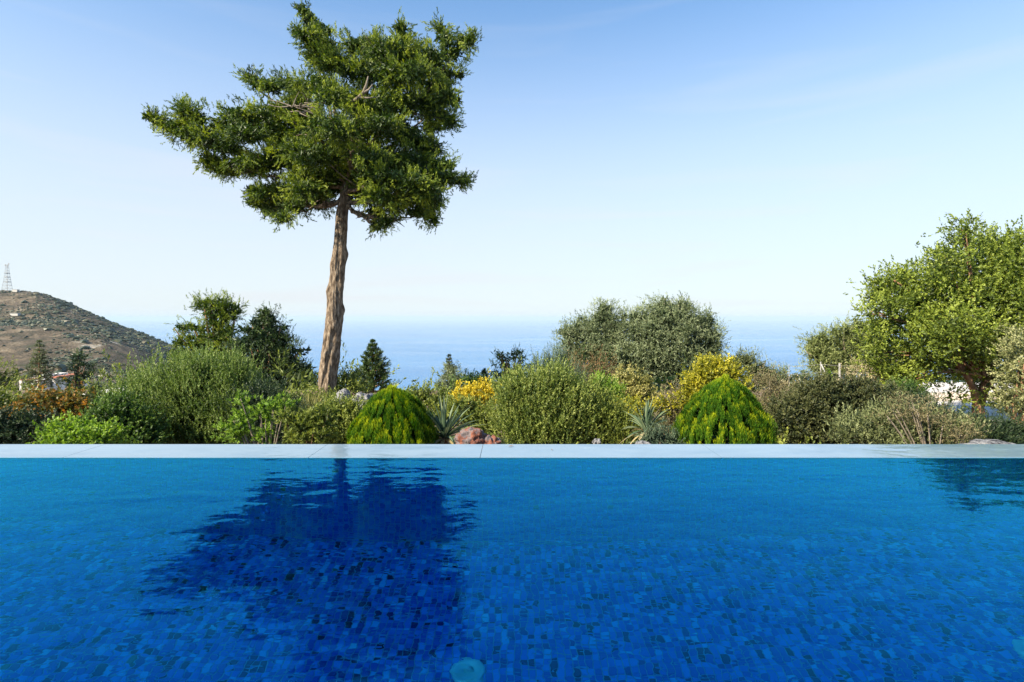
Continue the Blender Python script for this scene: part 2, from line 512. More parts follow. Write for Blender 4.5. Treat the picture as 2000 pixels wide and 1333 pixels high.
# shell: floor and walls (the grout bed the tiles stand proud of)
TX = 3.5
M["floor_grout"] = rough_mat("floor_grout", [(0.3, (0.03, 0.19, 0.46)), (0.7, (0.05, 0.25, 0.54))], 30, 0.8, 0.1, 0.001)
slab("pool_floor", -TX, TX, 0.8, D1, -DEPTH - 0.2, -DEPTH, M["floor_grout"], pool)
slab("pool_floor", -PX, -TX, PB, D1, -DEPTH - 0.2, -DEPTH + 0.002, M["mosaic_far"], pool)
slab("pool_floor", TX, PX, PB, D1, -DEPTH - 0.2, -DEPTH + 0.002, M["mosaic_far"], pool)
slab("pool_floor", -TX, TX, PB, 0.8, -DEPTH - 0.2, -DEPTH + 0.002, M["mosaic_far"], pool)
slab("pool_wall", -TX, TX, D1, D2 - 0.02, -DEPTH - 0.2, -0.035, M["grout"], pool)
slab("pool_wall", -PX - 0.3, -TX, D1 - 0.002, D2 - 0.02, -DEPTH - 0.2, -0.035, M["mosaic_far"], pool)
slab("pool_wall", TX, PX + 0.3, D1 - 0.002, D2 - 0.02, -DEPTH - 0.2, -0.035, M["mosaic_far"], pool)
slab("pool_wall", -PX - 0.3, -PX, PB, D1 - 0.003, -DEPTH - 0.2, -0.035, M["mosaic_far"], pool)
slab("pool_wall", PX, PX + 0.3, PB, D1 - 0.003, -DEPTH - 0.2, -0.035, M["mosaic_far"], pool)
slab("pool_wall", -PX - 0.3, PX + 0.3, PB - 0.3, PB, -DEPTH - 0.2, -0.035, M["mosaic_far"], pool)

# marble coping, slab by slab
xs = [-7.3, -5.9, -4.7, -3.45, -2.25, -1.02, -0.16, 1.05, 2.27, 3.5, 4.75, 5.95, 7.3]
for i in range(len(xs) - 1):
    o = slab("coping_slab", xs[i] + 0.0012, xs[i + 1] - 0.0012, D1 - 0.006, D2, -0.034, 0.003, M["marble"], pool)
for sx in (-1, 1):
    for k in range(4):
        y0 = PB + k * (D1 - PB) / 4
        slab("coping_slab", min(sx * PX, sx * (PX + 0.3)), max(sx * PX, sx * (PX + 0.3)), y0 + 0.001, y0 + (D1 - PB) / 4 - 0.012, -0.034, 0.02, M["marble"], pool)

# single mosaic tiles
rng = R(7)
gx = np.arange(-TX + PITCH / 2, TX, PITCH)
gy = np.arange(D1 - PITCH / 2, 0.8, -PITCH)
gzv = np.arange(-PITCH / 2 - 0.002, -DEPTH, -PITCH)


def tile_tint(a, b, rng):
    """Random mix with small clusters, as a hand-mixed mosaic sheet has."""
    n = rng.random(a.shape)
    c = 0.5 + 0.5 * np.sin(a * 61 + 3 * np.sin(b * 37)) * np.sin(b * 53 + 2 * np.sin(a * 41))
    t = np.clip(0.62 * n + 0.46 * c - 0.04, 0, 0.999)
    return t


FX, FY = np.meshgrid(gx, gy); FX = FX.ravel(); FY = FY.ravel()
ft = tile_tint(FX, FY, rng)
# the 300 that show largest: nearest to the eye inside the picture
dist = np.hypot(FX, FY - 0.55) + np.where(FY < 1.9, 50, 0)
order = np.argsort(dist)
near, rest = order[:300], order[300:]
hs = PITCH / 2 - 0.0017
tv = np.array([(-hs, -hs, 0), (hs, -hs, 0), (hs, hs, 0), (-hs, hs, 0), (-hs + .001, -hs + .001, .0025), (hs - .001, -hs + .001, .0025), (hs - .001, hs - .001, .0025), (-hs + .001, hs - .001, .0025)])
tf = np.array([(4, 5, 6, 7), (0, 1, 5, 4), (1, 2, 6, 5), (2, 3, 7, 6), (3, 0, 4, 7)])


def batch(C, T, rot=None):
    v = tv if rot is None else tv @ rot.T
    V = (C[:, None, :] + v[None]).reshape(-1, 3)
    f = (np.arange(len(C))[:, None, None] * 8 + tf[None]).reshape(-1, 4)
    return V, f, np.repeat(T, 5)


C = np.stack([FX, FY, np.full(len(FX), -DEPTH)], 1)
v, f, t = batch(C[rest], ft[rest])
props(obj_np("floor_mosaic", v, f, M["tile"], pool, t), kind="stuff")
rot = np.array([[1, 0, 0], [0, 0, -1], [0, 1, 0]], float)
WX, WZ = np.meshgrid(gx, gzv); WX = WX.ravel(); WZ = WZ.ravel()
v, f, t = batch(np.stack([WX, np.full(len(WX), D1), WZ], 1), 0.48 + 0.5 * tile_tint(WX, WZ, rng), rot)
props(obj_np("wall_mosaic", v, f, M["tile"], pool, t), kind="stuff")
variants = [mesh_np("tile", tv, tf, M["tile"], np.full(5, min(0.99, s + 0.005))) for s in [0.0, 0.10, 0.22, 0.30, 0.40, 0.50, 0.60, 0.66, 0.75, 0.82, 0.93, 0.96]]
cuts = np.array([0.0, 0.10, 0.22, 0.30, 0.40, 0.50, 0.60, 0.66, 0.75, 0.82, 0.93, 0.96])
poff = np.array(pool.location)
for i in near:
    o = bpy.data.objects.new("tile", variants[int(np.searchsorted(cuts, ft[i], 'right') - 1)])
    o.location = tuple(C[i] - poff)
    link(o, pool)

# round fittings on the floor
m, nt, out = nodes_of("white_plastic")
b = nt.nodes.new("ShaderNodeBsdfPrincipled"); b.inputs["Base Color"].default_value = (0.22, 0.62, 0.72, 1); b.inputs["Roughness"].default_value = 0.35
nt.links.new(b.outputs[0], out.inputs["Surface"]); M["plastic"] = m


def fitting(x, y, rad, label):
    o = thing("pool_inlet", (x, y, -DEPTH), label, "pool inlet", "round white inlets on the pool floor")
    ang = np.linspace(0, 2 * math.pi, 28, endpoint=False)
    prof = [(rad, 0.003), (rad, 0.010), (rad * 0.94, 0.014), (rad * 0.72, 0.016), (rad * 0.66, 0.010), (rad * 0.30, 0.010)]
    V = np.array([(x + r_ * math.cos(a), y + r_ * math.sin(a), -DEPTH + z) for r_, z in prof for a in ang])
    i = np.arange(len(prof) - 1)[:, None] * 28; j = np.arange(28)[None]; k = (j + 1) % 28
    obj_np("cover_ring", V, np.stack([i + j, i + k, i + 28 + k, i + 28 + j], -1).reshape(-1, 4), M["plastic"], o, smooth=True)
    prof = [(rad * 0.30, 0.010), (rad * 0.28, 0.018), (rad * 0.12, 0.021), (0.0005, 0.021)]
    V = np.array([(x + r_ * math.cos(a), y + r_ * math.sin(a), -DEPTH + z) for r_, z in prof for a in ang])
    i = np.arange(len(prof) - 1)[:, None] * 28
    obj_np("nozzle", V, np.stack([i + j, i + k, i + 28 + k, i + 28 + j], -1).reshape(-1, 4), M["plastic"], o, smooth=True)


fitting(-0.16, 1.93, 0.065, "pale round inlet under the water below the tree's reflection")
fitting(1.81, 1.85, 0.062, "pale round inlet under the water near the lower right corner of the pool")

# water: one sheet from the rear wall to the outer edge of the marble
m, nt, out = nodes_of("pool_water")
g = nt.nodes.new("ShaderNodeBsdfRefraction"); g.inputs["IOR"].default_value = 1.333; g.inputs["Roughness"].default_value = 0.0
g.inputs["Color"].default_value = (0.25, 0.80, 1.0, 1)
gl = nt.nodes.new("ShaderNodeBsdfGlossy"); gl.inputs["Roughness"].default_value = 0.0; gl.inputs["Color"].default_value = (0.05, 0.74, 1.0, 1)  # blue put into the reflection's colour; real water reflects untinted
fr = nt.nodes.new("ShaderNodeFresnel"); fr.inputs["IOR"].default_value = 1.75
mxs = nt.nodes.new("ShaderNodeMixShader")
na = noise_node(nt, 3.2, 2, 0.5, vec_scale=(0.55, 1.3, 1), dist=0.4)
nb = noise_node(nt, 15.0, 2, 0.5, vec_scale=(0.7, 1.2, 1))
mth = nt.nodes.new("ShaderNodeMath"); mth.operation = 'MULTIPLY_ADD'; mth.inputs[1].default_value = 0.30
nt.links.new(nb.outputs["Fac"], mth.inputs[0]); nt.links.new(na.outputs["Fac"], mth.inputs[2])
bp = nt.nodes.new("ShaderNodeBump"); bp.inputs["Strength"].default_value = 1.0; bp.inputs["Distance"].default_value = 0.0046
nt.links.new(mth.outputs[0], bp.inputs["Height"])
for q in (g, gl, fr): nt.links.new(bp.outputs[0], q.inputs["Normal"])
nt.links.new(fr.outputs[0], mxs.inputs[0]); nt.links.new(g.outputs[0], mxs.inputs[1]); nt.links.new(gl.outputs[0], mxs.inputs[2])
nt.links.new(mxs.outputs[0], out.inputs["Surface"])
M["pool_water"] = m
V = np.array([(-PX, PB, 0), (PX, PB, 0), (PX, D1 - 0.006, 0), (-PX, D1 - 0.006, 0)], float)
water = obj_np("pool_water", V, np.array([[0, 1, 2, 3]]), m)
props(water, kind="structure")

# ------------------------------------------------------------------ ground
M["soil"] = rough_mat("soil", [(0.3, (0.07, 0.045, 0.03)), (0.5, (0.16, 0.11, 0.075)), (0.66, (0.26, 0.20, 0.15)), (0.75, (0.40, 0.35, 0.30))], 1.4, 0.95, 0.8, 0.05, detail=9, scale2=9)
M["dry_slope"] = rough_mat("dry_slope", [(0.3, (0.05, 0.055, 0.03)), (0.5, (0.11, 0.10, 0.06)), (0.66, (0.22, 0.18, 0.12))], 0.06, 0.95, 0.8, 0.5, detail=9)
ys = np.concatenate([np.linspace(D2 - 0.02, 24, 60), np.linspace(26, 120, 24), np.linspace(150, 1000, 12)])
xn = 90
V = []
for y in ys:
    half = 14 + y * 1.3
    X = np.linspace(-half, half, xn); Yv = np.full(xn, y)
    V.append(np.stack([X, Yv, gz(X, Yv)], 1))
V = np.concatenate(V)
i = np.arange(len(ys) - 1)[:, None] * xn; j = np.arange(xn - 1)[None]
Fg = np.stack([i + j, i + j + 1, i + xn + j + 1, i + xn + j], -1).reshape(-1, 4)
props(obj_np("ground", V, Fg, M["soil"], smooth=True), kind="structure")
# ground beside and behind the pool
v1, f1 = box_vf((-PX - 10.3, 0.4, -0.2), (20, 5.2, 0.3)); v2, f2 = box_vf((PX + 10.3, 0.4, -0.2), (20, 5.2, 0.3)); v3, f3 = box_vf((0, -12.5, -0.2), (54.6, 20, 0.3))
M["paving"] = rough_mat("paving", [(0.3, (0.36, 0.33, 0.29)), (0.7, (0.48, 0.45, 0.40))], 5, 0.8, 0.2, 0.01)
v, f = join_vf([(v1, f1), (v2, f2), (v3, f3)])
props(obj_np("terrace_paving", v, f, M["paving"]), kind="structure")
# pale gravel on the right
Xg = np.linspace(8.0, 26.0, 50); Yg = np.linspace(9.0, 19.5, 30)
GX, GY = np.meshgrid(Xg, Yg)
edge = 7.8 + 0.9 * np.sin(GY * 1.3)
GXX = edge + (GX - 8.0) * (26 - edge) / 18
V = np.stack([GXX, GY, gz(GXX, GY) + 0.02], -1).reshape(-1, 3)
i = np.arange(29)[:, None] * 50; j = np.arange(49)[None]
M["gravel"] = rough_mat("gravel", [(0.3, (0.38, 0.34, 0.30)), (0.55, (0.58, 0.55, 0.52)), (0.7, (0.66, 0.64, 0.62))], 3.0, 0.95, 0.8, 0.03, detail=9, scale2=25)
props(obj_np("gravel_path", V, np.stack([i + j, i + j + 1, i + 50 + j + 1, i + 50 + j], -1).reshape(-1, 4), M["gravel"], smooth=True), kind="structure")

# ------------------------------------------------------------------ sea
m, nt, out = nodes_of("sea")
b = nt.nodes.new("ShaderNodeBsdfPrincipled")
b.inputs["IOR"].default_value = 1.33; b.inputs["Roughness"].default_value = 0.12
n = noise_node(nt, 0.00045, 6, 0.6, vec_scale=(0.35, 1, 1), dist=1.5)
r = ramp(nt, [(0.3, (0.015, 0.13, 0.34)), (0.7, (0.035, 0.20, 0.44))]); nt.links.new(n.outputs["Fac"], r.inputs[0])
nt.links.new(r.outputs[0], b.inputs["Base Color"])
n2 = noise_node(nt, 0.05, 8, 0.7, vec_scale=(0.6, 1, 1))
n4 = noise_node(nt, 0.0009, 5, 0.6, vec_scale=(0.4, 1.4, 1), dist=2.5)
r4 = ramp(nt, [(0.35, (0.25,) * 3), (0.6, (1,) * 3)]); nt.links.new(n4.outputs["Fac"], r4.inputs[0])
bp = nt.nodes.new("ShaderNodeBump"); bp.inputs["Distance"].default_value = 9.0
nt.links.new(r4.outputs[0], bp.inputs["Strength"])
nt.links.new(n2.outputs["Fac"], bp.inputs["Height"]); nt.links.new(bp.outputs[0], b.inputs["Normal"])
nt.links.new(b.outputs[0], out.inputs["Surface"])
ring = np.array([0, 400, 1500, 6000, 20000, 58000.0]); ang = np.linspace(0, 2 * math.pi, 64, endpoint=False)
V = np.array([(r_ * math.cos(a), r_ * math.sin(a), -200) for r_ in ring[1:] for a in ang] + [(0, 0, -200)])
i = np.arange(len(ring) - 2)[:, None] * 64; j = np.arange(64)[None]; k = (j + 1) % 64
f4 = np.stack([i + j, i + 64 + j, i + 64 + k, i + k], -1).reshape(-1, 4)
jj = np.arange(64)
f3 = np.stack([np.full(64, len(V) - 1), jj, (jj + 1) % 64], -1)
props(obj_np("sea", V, [f4, f3], m), kind="structure")

# ------------------------------------------------------------------ hill on the left
crest_px = [(-900, 500), (-500, 530), (-250, 548), (-80, 562), (0, 567), (40, 569), (75, 571), (130, 590), (200, 622), (260, 645), (310, 664), (340, 676), (400, 704), (480, 745), (600, 800), (900, 900)]
spur_px = [(-900, 600), (-300, 628), (0, 640), (130, 643), (200, 652), (260, 678), (310, 706), (340, 725), (400, 760), (500, 800), (900, 900)]


def hill_z(X, Y):
    px = 1000 + F * X / Y
    Yc, Ys = 760.0, 540.0
    zc = EYE - (np.interp(px, *zip(*crest_px)) - HZ) / F * Yc
    zs = EYE - (np.interp(px, *zip(*spur_px)) - HZ) / F * Ys
    zv = zs - 3.0                                            # little hollow behind the spur
    zb = EYE - (np.interp(px, [-900, 0, 230, 340, 900], [770, 765, 765, 790, 950]) - HZ) / F * 330.0
    t = np.interp(Y, [200, 330, 540, 575, 760, 900, 1200], [0, 1, 2, 3, 4, 5, 6])
    low = zb - 45
    lay = np.stack([low, zb, zs, zv, zc, zc - 40, zc - 150])
    i0 = np.clip(np.floor(t).astype(int), 0, 5); fr = t - i0
    ff = fr * fr * (3 - 2 * fr) * 0.4 + fr * 0.6
    idx = np.arange(len(X))
    z = lay[i0, idx] * (1 - ff) + lay[i0 + 1, idx] * ff
    p = np.stack([X, Y, np.zeros_like(X)], 1)
    amp = np.clip(np.abs(Y - 760) / 80, 0.15, 1)
    z = z + amp * (2.2 * wob(p, 0.02, 3) + 1.2 * wob(p, 0.06, 4)) + 0.35 * wob(p, 0.25, 5)
    return z


hx, hy = 260, 170
px = np.linspace(-900, 900, hx); Yv = np.concatenate([np.linspace(200, 500, 60), np.linspace(505, 800, 85), np.linspace(820, 1200, 25)])
PXg, YG = np.meshgrid(px, Yv)
XG = (PXg - 1000) / F * YG
Z = hill_z(XG.ravel(), YG.ravel())
V = np.stack([XG.ravel(), YG.ravel(), Z], 1)
i = np.arange(len(Yv) - 1)[:, None] * hx; j = np.arange(hx - 1)[None]
m, nt, out = nodes_of("hillside")
n = noise_node(nt, 0.035, 8, 0.65, vec_scale=(1, 1, 2.5), dist=0.8)
r = ramp(nt, [(0.36, (0.055, 0.06, 0.03)), (0.47, (0.085, 0.072, 0.055)), (0.55, (0.135, 0.105, 0.075)), (0.64, (0.22, 0.18, 0.13)), (0.74, (0.46, 0.42, 0.37))])
nt.links.new(n.outputs["Fac"], r.inputs[0])
n2 = noise_node(nt, 0.6, 6, 0.7, vec_scale=(1, 1, 1))
r2 = ramp(nt, [(0.42, (0.35, 0.38, 0.30)), (0.52, (1, 1, 1))]); nt.links.new(n2.outputs["Fac"], r2.inputs[0])
mu = nt.nodes.new("ShaderNodeMix"); mu.data_type = 'RGBA'; mu.blend_type = 'MULTIPLY'; mu.inputs[0].default_value = 0.8
nt.links.new(r.outputs[0], mu.inputs[6]); nt.links.new(r2.outputs[0], mu.inputs[7])
b = nt.nodes.new("ShaderNodeBsdfPrincipled"); b.inputs["Roughness"].default_value = 0.95; b.inputs["Specular IOR Level"].default_value = 0.1
nt.links.new(mu.outputs[2], b.inputs["Base Color"])
bp = nt.nodes.new("ShaderNodeBump"); bp.inputs["Strength"].default_value = 0.8; bp.inputs["Distance"].default_value = 1.5
nt.links.new(n2.outputs["Fac"], bp.inputs["Height"]); nt.links.new(bp.outputs[0], b.inputs["Normal"])
nt.links.new(b.outputs[0], out.inputs["Surface"])
props(obj_np("hill", V, np.stack([i + j, i + j + 1, i + hx + j + 1, i + hx + j], -1).reshape(-1, 4), m, smooth=True), kind="structure")

# scrub on the hill: low rounded bushes, too many to count
rng = R(11)
N = 26000
qpx = rng.uniform(-150, 420, N); qY = rng.uniform(330, 775, N)
qX = (qpx - 1000) / F * qY
qz = hill_z(qX, qY)
dens = wob(np.stack([qX, qY, 0 * qX], 1), 0.028, 21)
row = HZ - (qz - EYE) * F / qY
far_slope = np.clip((qY - 560) / 60, 0, 1)                      # the far slope carries thick maquis
keep = rng.random(N) < np.clip(0.16 + 0.22 * dens + far_slope * (0.75 + 0.25 * dens), 0.02, 1.0) * np.where((qY > 690) & (qpx < 110), 0.35, 1)
qX, qY, qz = qX[keep], qY[keep], qz[keep]
n = len(qX)
bm = bmesh.new(); bmesh.ops.create_icosphere(bm, subdivisions=1, radius=1.0)
iv = np.array([v.co[:] for v in bm.verts]); ifc = np.array([[v.index for v in f.verts] for f in bm.faces]); bm.free()
sz = rng.uniform(0.4, 1.25, n) * np.where(rng.random(n) < 0.08, 2.2, 1)
jit = 1 + 0.28 * rng.normal(size=(n, len(iv)))
VV = np.stack([qX, qY, qz + sz * 0.25], 1)[:, None, :] + iv[None] * jit[:, :, None] * sz[:, None, None] * np.array([1.3, 1.3, 0.75])
FF_ = (np.arange(n)[:, None, None] * len(iv) + ifc[None]).reshape(-1, 3)
M["scrub"] = leaf_mat("scrub", [(0.0, (0.025, 0.038, 0.02)), (0.6, (0.055, 0.07, 0.035)), (1.0, (0.12, 0.10, 0.055))], trans=0.0)
props(obj_np("hillside_scrub", VV.reshape(-1, 3), FF_, M["scrub"], tint=np.repeat(rng.uniform(0, 1, n) ** 1.5, len(ifc))), kind="stuff")


def on_hill(px, Y):
    X = (px - 1000) / F * Y
    return np.array([X, Y, hill_z(np.array([X]), np.array([float(Y)]))[0]])


# lattice mast on the summit
b0 = on_hill(14, 757)
mast = thing("lattice_mast", b0, "tall white lattice radio mast standing alone on the hilltop", "radio mast")
Hm = 37.0
def corner(k, h):
    w = np.interp(h, [0, Hm * 0.62, Hm], [4.2, 1.9, 1.1])
    return b0 + np.array([(-w, w, w, -w)[k], (-w, -w, w, w)[k], h - 1])
for k in range(4):
    v, f = tube_vf([corner(k, h) for h in (0, Hm * 0.62, Hm)], [0.2, 0.16, 0.13], 5)
    obj_np("leg", v, f, M["galvanised"], mast)
hs_ = np.linspace(0, Hm, 10)
for a, h in enumerate(hs_[1:]):
    ps = [tube_vf([corner(k, h), corner((k + 1) % 4, h)], 0.15, 4) for k in range(4)]
    v, f = join_vf(ps); obj_np("crossbar", v, f, M["galvanised"], mast)
    ps = [tube_vf([corner(k, hs_[a]), corner((k + 1) % 4, h)], 0.09, 4) for k in range(4)]
    v, f = join_vf(ps); obj_np("brace", v, f, M["galvanised"], mast)
for dx, dz in ((-1.6, -1.5), (1.5, -2.5), (3.2, 0.2)):
    v, f = box_vf(b0 + np.array([dx, -1.2, Hm + dz]), (1.2, 0.5, 2.2)); obj_np("antenna", v, f, M["galvanised"], mast)
for h in (12.5, 18.5, 24.5):
    v, f = box_vf(b0 + np.array([0, 0, h]), (7.5 - h * 0.12, 5, 0.5)); obj_np("platform", v, f, M["galvanised"], mast)
# hut by the mast and pale farm building on the slope
c = on_hill(31, 752)
o = thing("hut", c, "small pale hut beside the mast on the hilltop", "hut")
v, f = box_vf(c + np.array([0, 0, 1.2]), (7, 4, 3.2)); obj_np("wall", v, f, M["concrete"], o)
v, f = box_vf(c + np.array([0, 0, 2.95]), (7.6, 4.6, 0.3)); obj_np("roof", v, f, M["concrete"], o)
c = on_hill(30, 640)
o = thing("farm_building", c, "pale low building among dark trees halfway up the hill", "building")
v, f = box_vf(c + np.array([0, 0, 1.0]), (9, 4, 3)); obj_np("wall", v, f, M["concrete"], o)
v, f = box_vf(c + np.array([-0.3, 0, 2.7]), (9.8, 4.8, 0.35)); obj_np("roof", v, f, M["concrete"], o)
# ------------------------------------------------------------------ leaf colours
def lm(name, dark, mid, light, **k):
    M[name] = leaf_mat(name, [(0.05, dark), (0.42, mid), (0.8, light)], **k)


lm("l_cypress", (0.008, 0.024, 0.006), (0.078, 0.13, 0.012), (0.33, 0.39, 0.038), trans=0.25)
lm("l_darkcon", (0.008, 0.022, 0.012), (0.03, 0.062, 0.02), (0.1, 0.145, 0.035), trans=0.2)
lm("l_bluecon", (0.03, 0.05, 0.035), (0.095, 0.125, 0.06), (0.2, 0.22, 0.1), trans=0.2)
lm("l_olive", (0.035, 0.055, 0.025), (0.15, 0.19, 0.085), (0.34, 0.39, 0.22))
lm("l_oak", (0.02, 0.035, 0.008), (0.115, 0.16, 0.02), (0.3, 0.36, 0.055), trans=0.35)
lm("l_silver", (0.02, 0.045, 0.01), (0.105, 0.165, 0.028), (0.25, 0.32, 0.09), trans=0.35)
lm("l_green", (0.012, 0.035, 0.01), (0.05, 0.1, 0.02), (0.14, 0.22, 0.04), trans=0.35)
lm("l_lime", (0.05, 0.10, 0.015), (0.15, 0.26, 0.03), (0.28, 0.40, 0.06), trans=0.4)
lm("l_rust", (0.03, 0.045, 0.012), (0.1, 0.115, 0.025), (0.4, 0.2, 0.05), trans=0.35)
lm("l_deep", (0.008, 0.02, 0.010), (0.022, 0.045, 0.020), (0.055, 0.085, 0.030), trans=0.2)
lm("l_golden", (0.012, 0.045, 0.004), (0.075, 0.18, 0.01), (0.46, 0.5, 0.016), trans=0.35)
lm("l_yellow", (0.15, 0.14, 0.015), (0.5, 0.4, 0.03), (0.76, 0.62, 0.07), trans=0.35)
lm("l_euony", (0.05, 0.07, 0.012), (0.23, 0.235, 0.02), (0.52, 0.46, 0.04), trans=0.35)
lm("l_mixed", (0.03, 0.05, 0.01), (0.125, 0.165, 0.028), (0.3, 0.34, 0.07), trans=0.35)
lm("l_rosem", (0.02, 0.04, 0.025), (0.08, 0.12, 0.07), (0.18, 0.24, 0.14), trans=0.25)
lm("l_red", (0.04, 0.05, 0.02), (0.12, 0.12, 0.04), (0.28, 0.15, 0.07), trans=0.3)
lm("l_cream", (0.08, 0.09, 0.02), (0.26, 0.25, 0.07), (0.55, 0.50, 0.20), trans=0.35)
lm("l_dry", (0.05, 0.04, 0.02), (0.13, 0.115, 0.05), (0.25, 0.21, 0.11), trans=0.2)
lm("l_straw", (0.14, 0.12, 0.05), (0.33, 0.28, 0.14), (0.58, 0.5, 0.32), trans=0.25)
lm("l_bronze_shade", (0.014, 0.024, 0.01), (0.05, 0.064, 0.022), (0.12, 0.125, 0.045), trans=0.25)  # also darkens the right-hand thicket in place of a cast shadow
lm("l_sage", (0.03, 0.045, 0.018), (0.105, 0.13, 0.045), (0.26, 0.29, 0.13), trans=0.3)
lm("l_paleolive", (0.05, 0.07, 0.02), (0.19, 0.23, 0.07), (0.38, 0.42, 0.17), trans=0.35)
lm("l_center", (0.02, 0.045, 0.010), (0.12, 0.17, 0.03), (0.29, 0.33, 0.08), trans=0.35)
lm("l_holly", (0.04, 0.05, 0.02), (0.17, 0.19, 0.07), (0.40, 0.40, 0.19))
lm("l_yucca", (0.03, 0.06, 0.035), (0.085, 0.135, 0.075), (0.24, 0.28, 0.15), trans=0.15)

# ------------------------------------------------------------------ the tall cypress
YT = 11.7
TR = [(645, 850, 22), (641, 815, 20), (637, 785, 18.5), (639, 750, 18), (643, 715, 18), (646, 685, 18), (649, 655, 17.5), (653, 625, 17), (654, 600, 16.5), (655, 570, 16),
      (659, 535, 14.5), (662, 505, 15), (664, 480, 13), (666, 450, 12.5), (668, 420, 12), (673, 390, 11), (679, 350, 10), (685, 310, 9.5), (692, 270, 8.5), (704, 220, 7.5), (716, 170, 6.5), (722, 120, 4.5)]
base = P(641, 815, YT); base[2] = float(gz(base[0], YT))
cyp = thing("cypress_tree", base, "tall lone cypress with a bare knotty trunk and flat windswept crown", "tree")
ctrl = np.array([P(a, b_, YT) for a, b_, _ in TR]); rad = 0.93 * np.array([c for _, _, c in TR]) / F * YT
tt = np.linspace(0, len(TR) - 1, 460)
ip = np.arange(len(TR))
cp = np.stack([np.interp(tt, ip, ctrl[:, k]) for k in range(3)], 1)
ker = np.hanning(45); ker /= ker.sum()
cps = np.stack([np.convolve(np.pad(cp[:, k], 22, 'edge'), ker, 'valid') for k in range(3)], 1)
cr = np.interp(tt, ip, rad)
sides = 90
ang = np.linspace(0, 2 * math.pi, sides, endpoint=False)
V = np.zeros((len(tt), sides, 3))
kn = [(P(676, 497, YT)[2], 0.0, .10), (P(678, 605, YT)[2], 0.3, .10), (P(640, 570, YT)[2], 3.4, .08), (P(665, 640, YT)[2], -1.2, .09), (P(650, 520, YT)[2], -2.4, .07),
      (P(664, 560, YT)[2], -0.7, .08), (P(650, 690, YT)[2], -1.8, .07), (P(672, 660, YT)[2], -0.4, .07), (P(655, 470, YT)[2], -2.0, .05), (P(678, 700, YT)[2], -0.1, .06)]
for i_ in range(len(tt)):
    z = cps[i_, 2]
    for j_, a in enumerate(ang):
        r_ = cr[i_]
        q = Vector((math.cos(a) * 1.5, math.sin(a) * 1.5, z * 0.85))
        rdg = 1 - abs(mnoise.noise(Vector((math.cos(a) * 3.4, math.sin(a) * 3.4, z * 1.1)))) * 2.2
        d = 0.10 * rdg - 0.06 + 0.07 * mnoise.noise(Vector((math.cos(a) * 7, math.sin(a) * 7, z * 3.5))) + 0.07 * mnoise.noise(q * 1.6) + 0.10 * mnoise.noise(Vector((math.cos(a) * 4, math.sin(a) * 4, z * 1.6))) + 0.05 * mnoise.noise(Vector((math.cos(a) * 11, math.sin(a) * 11, z * 8)))
        # long twisting furrow
        fa = -1.25 + 0.35 * math.sin(z * 1.7)
        da = (a - fa + math.pi) % (2 * math.pi) - math.pi
        d -= 0.13 * math.exp(-(da / 0.22) ** 2) * (1 if z < 2.6 else 0.3)
        for kz, ka, kh in kn:
            db = (a - ka + math.pi) % (2 * math.pi) - math.pi
            d += kh / 0.2 * 0.5 * math.exp(-(db / 0.45) ** 2 - ((z - kz) / 0.11) ** 2)
        V[i_, j_] = cps[i_] + r_ * (1 + d) * np.array([math.cos(a), math.sin(a), 0])
i = np.arange(len(tt) - 1)[:, None] * sides; j = np.arange(sides)[None]; k = (j + 1) % sides
trunk = obj_np("trunk", V.reshape(-1, 3), np.stack([i + j, i + k, i + sides + k, i + sides + j], -1).reshape(-1, 4), M["bark_cypress"], cyp, smooth=True)

